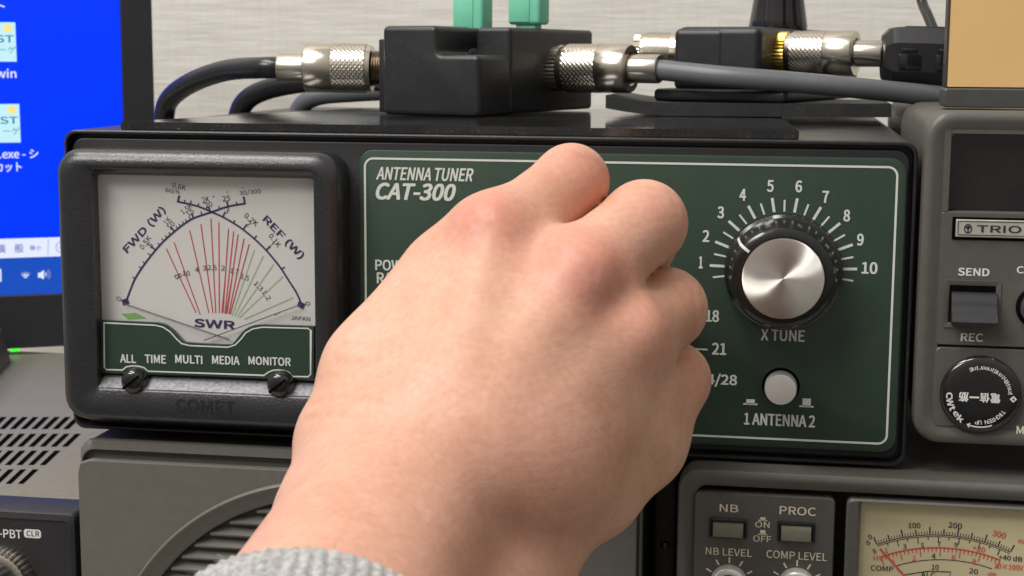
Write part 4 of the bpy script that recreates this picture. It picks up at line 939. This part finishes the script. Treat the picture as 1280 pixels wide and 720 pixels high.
# meter
mw = pT.rect(1074, 637, 1420, 760); mu0 = pT.uv(1056, 690)[0]; mtop = pT.uv(1160, 627)[1]
b = MB(); mE = tx1 - .004
b.rloft(pT, [(mu0, mE, tzz + .03, mtop, .0018, -.004), (mu0, mE, tzz + .03, mtop, .0018, .0010), (mu0 + .0006, mE - .0006, tzz + .0306, mtop - .0006, .0016, .0016), (mw[0] - .0010, mE - .004, tzz + .034, mw[3] + .0008, .0010, .0016), (mw[0], mE - .005, tzz + .035, mw[3], .0008, -.0010), (mw[0], mE - .005, tzz + .035, mw[3], .0008, -.0030)], 'trio')
b.build('meter_frame', ts)
fq = Frame((0, TY + .0012 + .0028, 0)); b = MB()
b.rloft(fq, [(mw[0] - .0002, mE - .0052, tzz + .0348, mw[3] + .0002, .0004, -.0005), (mw[0] - .0002, mE - .0052, tzz + .0348, mw[3] + .0002, .0004, 0)], 'tsface')
def curve3(p0, p1, p2, n=40):                           # circle through three points of the photograph
    A = [np.array(fq.uv(*p)) for p in (p0, p1, p2)]; m_ = np.array([[2*(A[1]-A[0])[0], 2*(A[1]-A[0])[1]], [2*(A[2]-A[0])[0], 2*(A[2]-A[0])[1]]])
    c = np.linalg.solve(m_, np.array([A[1]@A[1] - A[0]@A[0], A[2]@A[2] - A[0]@A[0]])); r = np.linalg.norm(A[0] - c)
    a0 = math.atan2(*(A[0] - c)); a1 = math.atan2(*(A[2] - c)); return c, r, a0, a1
def arcpt(c, r, a): return c[0] + r*math.sin(a), c[1] + r*math.cos(a)
def arc_draw(p0, p1, p2, wd, m_):
    c, r, a0, a1 = curve3(p0, p1, p2); b.stroke(fq, [arcpt(c, r, a0 + (a1 - a0)*i/40) for i in range(41)], wd, m_); return c, r, a0, a1
c, r, a0, a1 = arc_draw((1096, 680.5), (1170, 668.5), (1263, 690), .00022, 'ink'); arc_draw((1097, 682.5), (1170, 670.5), (1262, 692), .00018, 'ink')
for i in range(51):
    a = a0 + (a1 - a0)*i/50; L = .0024 if i % 10 == 0 else .0018 if i % 5 == 0 else .0011
    b.stroke(fq, [arcpt(c, r + .0002, a), arcpt(c, r + L, a)], .00036 if i % 5 == 0 else .0002, 'ink')
for i in range(1, 13):
    a = a0 + (a1 - a0)*i/13; b.stroke(fq, [arcpt(c, r - .0005, a), arcpt(c, r - (.0024 if i % 2 == 0 else .0014), a)], .00026, 'ink')
c, r, a0, a1 = arc_draw((1101, 696), (1170, 684.5), (1250, 700), .00042, 'tsred')
for i in range(31):
    a = a0 + (a1 - a0)*i/30; L = .0026 if i % 5 == 0 else .0012
    b.stroke(fq, [arcpt(c, r, a), arcpt(c, r - L, a)], .0003, 'tsred')
b.spx(fq, [(1100, 686), (1136, 726)], 2.6, 'tsred', .0002)
c, r, a0, a1 = arc_draw((1119, 707.5), (1168, 699.5), (1240, 711), .00024, 'ink')
b.spx(fq, [(1131, 718.5), (1160, 714), (1188.5, 715), (1187, 722)], 1.2, 'ink')
for body, x, y, L_, hh, dg_, ink in (('100', 1143, 657, 15, 7, -3, 'ink'), ('200', 1194, 657, 17, 7.5, 4, 'ink'), ('300', 1249, 668, 17, 8, 12, 'tsred'), ('0', 1087.5, 671, 4.5, 6.5, -25, 'ink'), ('S', 1085, 678.5, 5, 6, -25, 'ink'), ('S', 1093, 689, 4.5, 6, -20, 'ink'),
        ('HV', 1098, 698, 12, 6, 0, 'tsred'), ('COMP', 1102.5, 710.5, 28, 7, 0, 'ink'), ('0', 1116, 702, 4, 6, -20, 'tsred'), ('2', 1142.5, 698, 4, 7, 0, 'tsred'), ('4', 1167, 695, 5, 7, 0, 'ink'), ('6', 1192, 697, 5, 7, 4, 'tsred'), ('8', 1217.5, 702, 5, 7, 9, 'tsred'), ('10', 1169, 709, 9, 7, 0, 'ink'), ('20', 1217, 714, 11, 7, 7, 'ink'),
        ('3', 1131, 683, 4, 6, -5, 'ink'), ('5', 1153, 681.5, 4, 6, 0, 'ink'), ('7', 1174, 680, 4, 6, 0, 'ink'), ('9', 1195, 681, 4, 6, 5, 'ink'), ('1', 1108, 688, 2.4, 6, -15, 'ink'), ('+20', 1223.5, 686, 16, 7, 10, 'tsred'), ('+40 dB', 1263, 697.5, 30, 7, 3, 'ink'), ('10×100V', 1261, 708.5, 36, 7, 2, 'tsred'), ('mA', 1279, 677, 12, 6, 12, 'tsred'), ('ALC', 1160, 719, 18, 8, 0, 'ink'), ('dB', 1240, 718, 11, 6, 3, 'tsred')):
    b.trot(fq, body, x, y, L_, hh, dg_, ink, .0002, bold=.015)
b.build('meter_card', ts, smooth=False)
b = MB(); b.add([(mw[0] - .0001, TY + .0019, tzz + .0349), (mE - .0051, TY + .0019, tzz + .0349), (mE - .0051, TY + .0019, mw[3] + .0001), (mw[0] - .0001, TY + .0019, mw[3] + .0001)], [(0, 1, 2, 3)], 'pane'); b.build('window_pane', ts, smooth=False)
for (x, y) in ((tx0 + .02, .03), (tx1 - .02, .03), (tx0 + .02, .19), (tx1 - .02, .19)):
    b = MB(); b.lathe((x, y, DESK_Z), (0, 0, 1), [(0, .008), (.0102, .009)], 'rubber', 20); b.build('foot', ts)

# ================================================================== the hand
def skin_extra(m, t, b, tcn):
    at = t.nodes.new('ShaderNodeAttribute'); at.attribute_name = 'ruddy'
    n = t.nodes.new('ShaderNodeTexNoise'); n.inputs['Scale'].default_value = 55; n.inputs['Detail'].default_value = 6; n.inputs['Roughness'].default_value = .62
    t.links.new(tcn.outputs['Object'], n.inputs['Vector'])
    n2 = t.nodes.new('ShaderNodeTexNoise'); n2.inputs['Scale'].default_value = 600; n2.inputs['Detail'].default_value = 4
    t.links.new(tcn.outputs['Object'], n2.inputs['Vector'])
    r = t.nodes.new('ShaderNodeValToRGB'); r.color_ramp.elements[0].position = .28; r.color_ramp.elements[1].position = .74
    r.color_ramp.elements[0].color = (.53, .298, .196, 1); r.color_ramp.elements[1].color = (.69, .428, .322, 1)
    k_ = r.color_ramp.elements.new(.5); k_.color = (.62, .362, .256, 1)
    t.links.new(n.outputs['Fac'], r.inputs[0])
    mx = t.nodes.new('ShaderNodeMix'); mx.data_type = 'RGBA'; mx.inputs['B'].default_value = (.62, .235, .18, 1)
    t.links.new(at.outputs['Fac'], mx.inputs['Factor']); t.links.new(r.outputs[0], mx.inputs['A'])
    m2 = t.nodes.new('ShaderNodeMix'); m2.data_type = 'RGBA'; m2.blend_type = 'OVERLAY'; m2.inputs['Factor'].default_value = .18
    t.links.new(mx.outputs['Result'], m2.inputs['A']); t.links.new(n2.outputs['Fac'], m2.inputs['B'])
    t.links.new(m2.outputs['Result'], b.inputs['Base Color'])
    b.inputs['Subsurface Weight'].default_value = .35; b.inputs['Subsurface Radius'].default_value = (1, .35, .18); b.inputs['Subsurface Scale'].default_value = .0022
    v = t.nodes.new('ShaderNodeTexVoronoi'); v.inputs['Scale'].default_value = 900; t.links.new(tcn.outputs['Object'], v.inputs['Vector'])
    mpn = t.nodes.new('ShaderNodeMapping'); mpn.inputs['Rotation'].default_value = (0, .7, 0); mpn.inputs['Scale'].default_value = (260, 260, 700); t.links.new(tcn.outputs['Object'], mpn.inputs[0])
    n4 = t.nodes.new('ShaderNodeTexNoise'); n4.inputs['Scale'].default_value = 1; n4.inputs['Detail'].default_value = 5; t.links.new(mpn.outputs[0], n4.inputs['Vector'])
    ad = t.nodes.new('ShaderNodeMath'); ad.operation = 'MULTIPLY_ADD'; ad.inputs[1].default_value = .16; t.links.new(v.outputs['Distance'], ad.inputs[0]); t.links.new(n4.outputs['Fac'], ad.inputs[2])
    bp = t.nodes.new('ShaderNodeBump'); bp.inputs['Strength'].default_value = .30; bp.inputs['Distance'].default_value = .0004
    t.links.new(ad.outputs[0], bp.inputs['Height']); t.links.new(bp.outputs[0], b.inputs['Normal'])
M['skin'] = mat('skin', (.6, .36, .25), .46, spec=.35, extra=skin_extra)

def H(px, py, ymm): return U(px, py, ymm/1000.) * 1000.   # joint seen at a pixel, ymm in front of the panel, in millimetres
def cone(P, a, bb, ra, rb):
    a = np.array(a); ab = np.array(bb) - a; t = np.clip(((P - a) @ ab) / (ab @ ab), 0, 1)
    return np.linalg.norm(P - a - t[..., None]*ab, axis=-1) - (ra + t*(rb - ra))
def smin(a, c, k):
    h = np.clip(.5 + .5*(c - a)/k, 0, 1); return c + (a - c)*h - k*h*(1 - h)
FING = [  # chain of (px, py, mm before the panel, radius mm)
    [(628, 300, -88, 10.4), (714, 227, -70, 9.0), (716, 250, -44, 8.0), (735, 305, -27, 7.2)],
    [(722, 350, -95, 11.4), (805, 279, -74, 10.2), (803, 303, -45, 8.6), (800, 345, -27, 7.6)],
    [(780, 428, -93, 11.0), (832, 386, -71, 9.9), (828, 398, -44, 8.2), (822, 408, -26, 7.4)],
    [(800, 510, -84, 10.2), (840, 473, -66, 8.7), (832, 466, -42, 7.2), (822, 450, -26, 6.6)]]
THUMB = [(510, 470, -90, 12), (570, 420, -66, 11), (640, 400, -42, 10), (718, 390, -25, 8.4)]
MCB = [(525, 545, -124, 16), (580, 560, -127, 16), (635, 580, -123, 15.5), (685, 590, -115, 15)]
FOLDS = []
def fold(pts, dep, wd): FOLDS.append(([np.array(H(*p)) for p in pts], dep, wd))
def hand_sdf(P, fine=True):
    palm = None
    for f_, m_ in zip(FING, MCB):
        d = cone(P, H(*m_[:3]), H(*f_[0][:3]), m_[3], f_[0][3]); palm = d if palm is None else smin(palm, d, 14)
    def add(d, k): nonlocal palm; palm = smin(palm, d, k)
    add(cone(P, H(476, 470, -106), H(604, 300, -84), 12.8, 9.8), 10)       # first web, index side
    add(cone(P, H(452, 548, -120), H(482, 470, -104), 14.0, 12.5), 10)
    add(cone(P, H(480, 460, -98), H(556, 350, -84), 11.5, 11.5), 8)
    add(cone(P, H(795, 548, -88), H(742, 610, -96), 11.5, 12), 8)
    add(cone(P, H(842, 478, -68), H(800, 556, -86), 8.2, 10.8), 5)          # little-finger edge of the hand
    add(cone(P, H(734, 594, -98), H(604, 722, -122), 10.5, 18), 8)
    add(cone(P, H(604, 722, -122), H(545, 830, -150), 18, 20), 8)
    add(cone(P, H(640, 480, -86), H(690, 500, -82), 20, 17), 12)           # palm thickness
    arm = cone(P, H(492, 660, -144), H(370, 900, -200), 21, 26)
    arm = smin(arm, cone(P, H(466, 650, -141), H(382, 850, -190), 17, 21), 10)
    arm = smin(arm, cone(P, H(452, 570, -122), H(450, 650, -138), 14.3, 17), 10)
    palm = smin(palm, arm, 7.5)
    fing = None
    for f_ in FING:
        d = None
        for a, c in zip(f_[:-1], f_[1:]):
            q = cone(P, H(*a[:3]), H(*c[:3]), a[3], c[3]); d = q if d is None else smin(d, q, 3.0)
        fing = d if fing is None else smin(fing, d, 1.2)
    th_ = None
    for a, c in zip(THUMB[:-1], THUMB[1:]):
        q = cone(P, H(*a[:3]), H(*c[:3]), a[3], c[3]); th_ = q if th_ is None else smin(th_, q, 4)
    d = smin(palm, fing, 4.4); d = smin(d, th_, 4)
    # knuckle heads and extensor tendons
    for (x, y, z, r_) in ((616, 284, -94.8, 6.2), (729, 338, -103.6, 6.0), (792, 418, -100.6, 5.6), (812, 498, -89.6, 5)):
        d = smin(d, np.linalg.norm(P - H(x, y, z), axis=-1) - r_, 7)
    for (p, q) in (((578, 470, -126.6), (618, 305, -98)), ((625, 495, -127.4), (719, 350, -104.5)), ((672, 515, -123), (781, 432, -101.5))):
        d = smin(d, cone(P, H(*p), H(*q), 2.0, 2.6), 9)
    # shallow skin folds: wrist, thumb side, backs of the finger joints
    for pts, dep, wd in (FOLDS if fine else ()):
        q = None
        for a, c in zip(pts[:-1], pts[1:]):
            e1 = cone(P, a, c, 0, 0); q = e1 if q is None else np.minimum(q, e1)
        d = d + dep*np.exp(-(q/wd)**2)
    return d
def surface_nets(fn, lo, hi, h):
    n = [int(math.ceil((b_ - a_)/h)) + 1 for a_, b_ in zip(lo, hi)]
    ax = [lo[i] + h*np.arange(n[i]) for i in range(3)]
    Fv = np.empty(n)
    for i in range(0, n[0], 12):
        G = np.stack(np.meshgrid(ax[0][i:i+12], ax[1], ax[2], indexing='ij'), -1); Fv[i:i+12] = fn(G)
    neg = Fv < 0
    acc = np.zeros([k - 1 for k in n] + [3]); cnt = np.zeros([k - 1 for k in n])
    corners = [(i, j, k) for i in (0, 1) for j in (0, 1) for k in (0, 1)]
    def sub(A, c): return A[c[0]:n[0]-1+c[0], c[1]:n[1]-1+c[1], c[2]:n[2]-1+c[2]]
    for a in corners:
        for axx in range(3):
            if a[axx]: continue
            c = list(a); c[axx] = 1
            fa, fc = sub(Fv, a), sub(Fv, c); m_ = (fa < 0) != (fc < 0)
            t = np.where(m_, fa/np.where(m_, fa - fc, 1), 0)
            for q in range(3): acc[..., q] += np.where(m_, a[q] + (t if q == axx else 0), 0)
            cnt += m_
    act = cnt > 0; idx = -np.ones(cnt.shape, int); idx[act] = np.arange(act.sum())
    I = np.argwhere(act); V = np.array(lo) + h*(I + acc[act]/cnt[act][:, None])
    faces = []
    for axx in range(3):
        o1, o2 = [(1, 2), (2, 0), (0, 1)][axx]
        sl0 = [slice(None)]*3; sl1 = [slice(None)]*3; sl0[axx] = slice(0, -1); sl1[axx] = slice(1, None)
        ch = neg[tuple(sl0)] != neg[tuple(sl1)]; ed = np.argwhere(ch)
        ed = ed[(ed[:, o1] > 0) & (ed[:, o2] > 0) & (ed[:, o1] < n[o1]-1) & (ed[:, o2] < n[o2]-1)]
        def cell(d1_, d2_):
            e_ = ed.copy(); e_[:, o1] -= d1_; e_[:, o2] -= d2_; return idx[e_[:, 0], e_[:, 1], e_[:, 2]]
        Q = np.stack([cell(1, 1), cell(0, 1), cell(0, 0), cell(1, 0)], 1)
        inside = neg[ed[:, 0], ed[:, 1], ed[:, 2]]; Q[~inside] = Q[~inside][:, ::-1]; faces.append(Q)
    return V, np.concatenate(faces)
def on_skin(px, py):                                   # where the line of sight meets the hand
    o = CAM*1000.; r = ray(px, py); r = r/np.linalg.norm(r); t = 150.
    for _ in range(26): t += float(hand_sdf(np.array([o + r*t]), False)[0])*.9
    return o + r*t
_f = []
for pts, dep, wd in (([(735, 198), (750, 207), (757, 218)], .35, .9), ([(722, 196), (738, 206), (747, 220)], .25, .8), ([(812, 236), (838, 243), (848, 262)], .22, .8), ([(850, 350), (866, 364), (870, 384)], .22, .8),
                     ([(392, 505), (430, 497), (470, 503), (505, 520)], .30, 1.1), ([(380, 525), (420, 520), (462, 527)], .22, 1.0), ([(415, 452), (455, 458), (488, 448)], .22, 1.0), ([(430, 430), (465, 437)], .2, .9),
                     ([(600, 262), (612, 272), (614, 286)], .22, .9), ([(588, 268), (600, 280), (602, 294)], .2, .9), ([(728, 318), (742, 330), (744, 346)], .25, .9), ([(716, 324), (728, 338), (730, 352)], .2, .9),
                     ([(360, 610), (420, 600), (480, 612), (530, 640)], .25, 1.2)):
    _f.append(([on_skin(*p) for p in pts], dep, wd))
FOLDS += _f
PTS = [H(*p[:3]) for f_ in FING for p in f_] + [H(360, 840, -190), H(412, 540, -122), H(640, 720, -118), H(452, 470, -108)]
PTS = np.array(PTS); lo = PTS.min(0) - 32; hi = PTS.max(0) + 32
V, Q = surface_nets(lambda P: hand_sdf(P, False), lo, hi, 1.0)
for _ in range(3):                                     # settle the points on the surface
    g = np.stack([(hand_sdf(V + np.eye(3)[i]*.3) - hand_sdf(V - np.eye(3)[i]*.3))/.6 for i in range(3)], 1)
    V = V - (hand_sdf(V)/np.maximum((g*g).sum(1), .2))[:, None]*g*.8
g = np.stack([(hand_sdf(V + np.eye(3)[i]*.3) - hand_sdf(V - np.eye(3)[i]*.3))/.6 for i in range(3)], 1); g /= np.linalg.norm(g, axis=1)[:, None]
me = bpy.data.meshes.new('person'); me.from_pydata((V/1000.).tolist(), [], Q.tolist()); me.materials.append(M['skin'])
rud = np.zeros(len(V))
for (x, y, z, s_, w_) in ((606, 272, -97, 9, .75), (735, 335, -104, 11, .75), (800, 418, -100, 10, .5), (705, 205, -78, 10, .45), (745, 215, -76, 9, .5), (835, 250, -84, 10, .4), (860, 380, -80, 10, .3), (870, 470, -75, 10, .35), (660, 620, -130, 30, .28), (560, 300, -95, 18, .25), (420, 640, -178, 45, .25)):
    rud = np.maximum(rud, w_*np.exp(-((V - H(x, y, z))**2).sum(1)/(2*s_*s_)))
at = me.attributes.new('ruddy', 'FLOAT', 'POINT'); at.data.foreach_set('value', rud.astype(np.float32))
me.polygons.foreach_set('use_smooth', [True]*len(me.polygons)); me.update()
person = bpy.data.objects.new('person', me); COL.objects.link(person)
tag(person, "bare right hand gripping the tuner's knob, grey knitted cuff at the wrist", 'person')

# ribbed cuff and sleeve
def knit_extra(m, t, b, tcn):
    n = t.nodes.new('ShaderNodeTexNoise'); n.inputs['Scale'].default_value = 700; n.inputs['Detail'].default_value = 5; t.links.new(tcn.outputs['Object'], n.inputs['Vector'])
    r = t.nodes.new('ShaderNodeValToRGB'); r.color_ramp.elements[0].position = .35; r.color_ramp.elements[1].position = .68
    r.color_ramp.elements[0].color = (.25, .247, .245, 1); r.color_ramp.elements[1].color = (.47, .465, .455, 1)
    t.links.new(n.outputs['Fac'], r.inputs[0]); t.links.new(r.outputs[0], b.inputs['Base Color'])
    n2 = t.nodes.new('ShaderNodeTexNoise'); n2.inputs['Scale'].default_value = 1300; n2.inputs['Detail'].default_value = 3; t.links.new(tcn.outputs['Object'], n2.inputs['Vector'])
    bp = t.nodes.new('ShaderNodeBump'); bp.inputs['Strength'].default_value = .5; bp.inputs['Distance'].default_value = .0004
    t.links.new(n2.outputs['Fac'], bp.inputs['Height']); t.links.new(bp.outputs[0], b.inputs['Normal'])
    b.inputs['Sheen Weight'].default_value = .3
M['knit'] = mat('grey_knit', (.45, .44, .43), .9, extra=knit_extra)
cA = np.array(H(385, 832, -186))/1000.; cB = np.array(H(320, 1250, -250))/1000.
ax_ = (cB - cA)/np.linalg.norm(cB - cA)
b = MB(); nr = 76*6
prof_ = [(.006, .0262), (.001, .0275), (-.0005, .0288), (.0005, .0305), (.004, .0315), (.02, .0325), (.05, .034), (.09, .037)]
b.lathe(cA, ax_, prof_, 'knit', nr, lambda q, i: 1 + (.009 if 1 < i else .004)*math.cos(76*2*math.pi*q/nr + .9*math.sin(5*2*math.pi*q/nr) + .5*math.sin(13*2*math.pi*q/nr + i)) + .003*math.sin(9*2*math.pi*q/nr + i*1.7), False, False)
ux = np.cross(ax_, [0, 0, 1.]); ux /= np.linalg.norm(ux); uy = np.cross(ax_, ux)
for _ in range(2600):                                  # loose wool fibres standing off the knit
    a = random.uniform(0, 2*math.pi); h_ = random.uniform(-.0006, .03); r_ = .0305 + (.0012 if h_ > .004 else 0) + h_*.06
    rd = ux*math.cos(a) + uy*math.sin(a); tn = -ux*math.sin(a) + uy*math.cos(a)
    p = cA + ax_*h_ + rd*r_; L_ = random.uniform(.0008, .0022); dv = rd*random.uniform(.2, .7) + tn*random.uniform(-1, 1) + ax_*random.uniform(-1, .6); dv /= np.linalg.norm(dv)
    q1 = p + dv*L_*.5 + tn*random.uniform(-.0003, .0003); q2 = p + dv*L_ - rd*L_*.25; wv = np.cross(dv, rd); wv = wv/(np.linalg.norm(wv) + 1e-9)*.000035
    b.add([p - wv, p + wv, q1 + wv, q1 - wv, q2], [(0, 1, 2, 3), (3, 2, 4)], 'knit')
sl = b.build('sleeve', person, ang=180)
print('scene built', len(V))
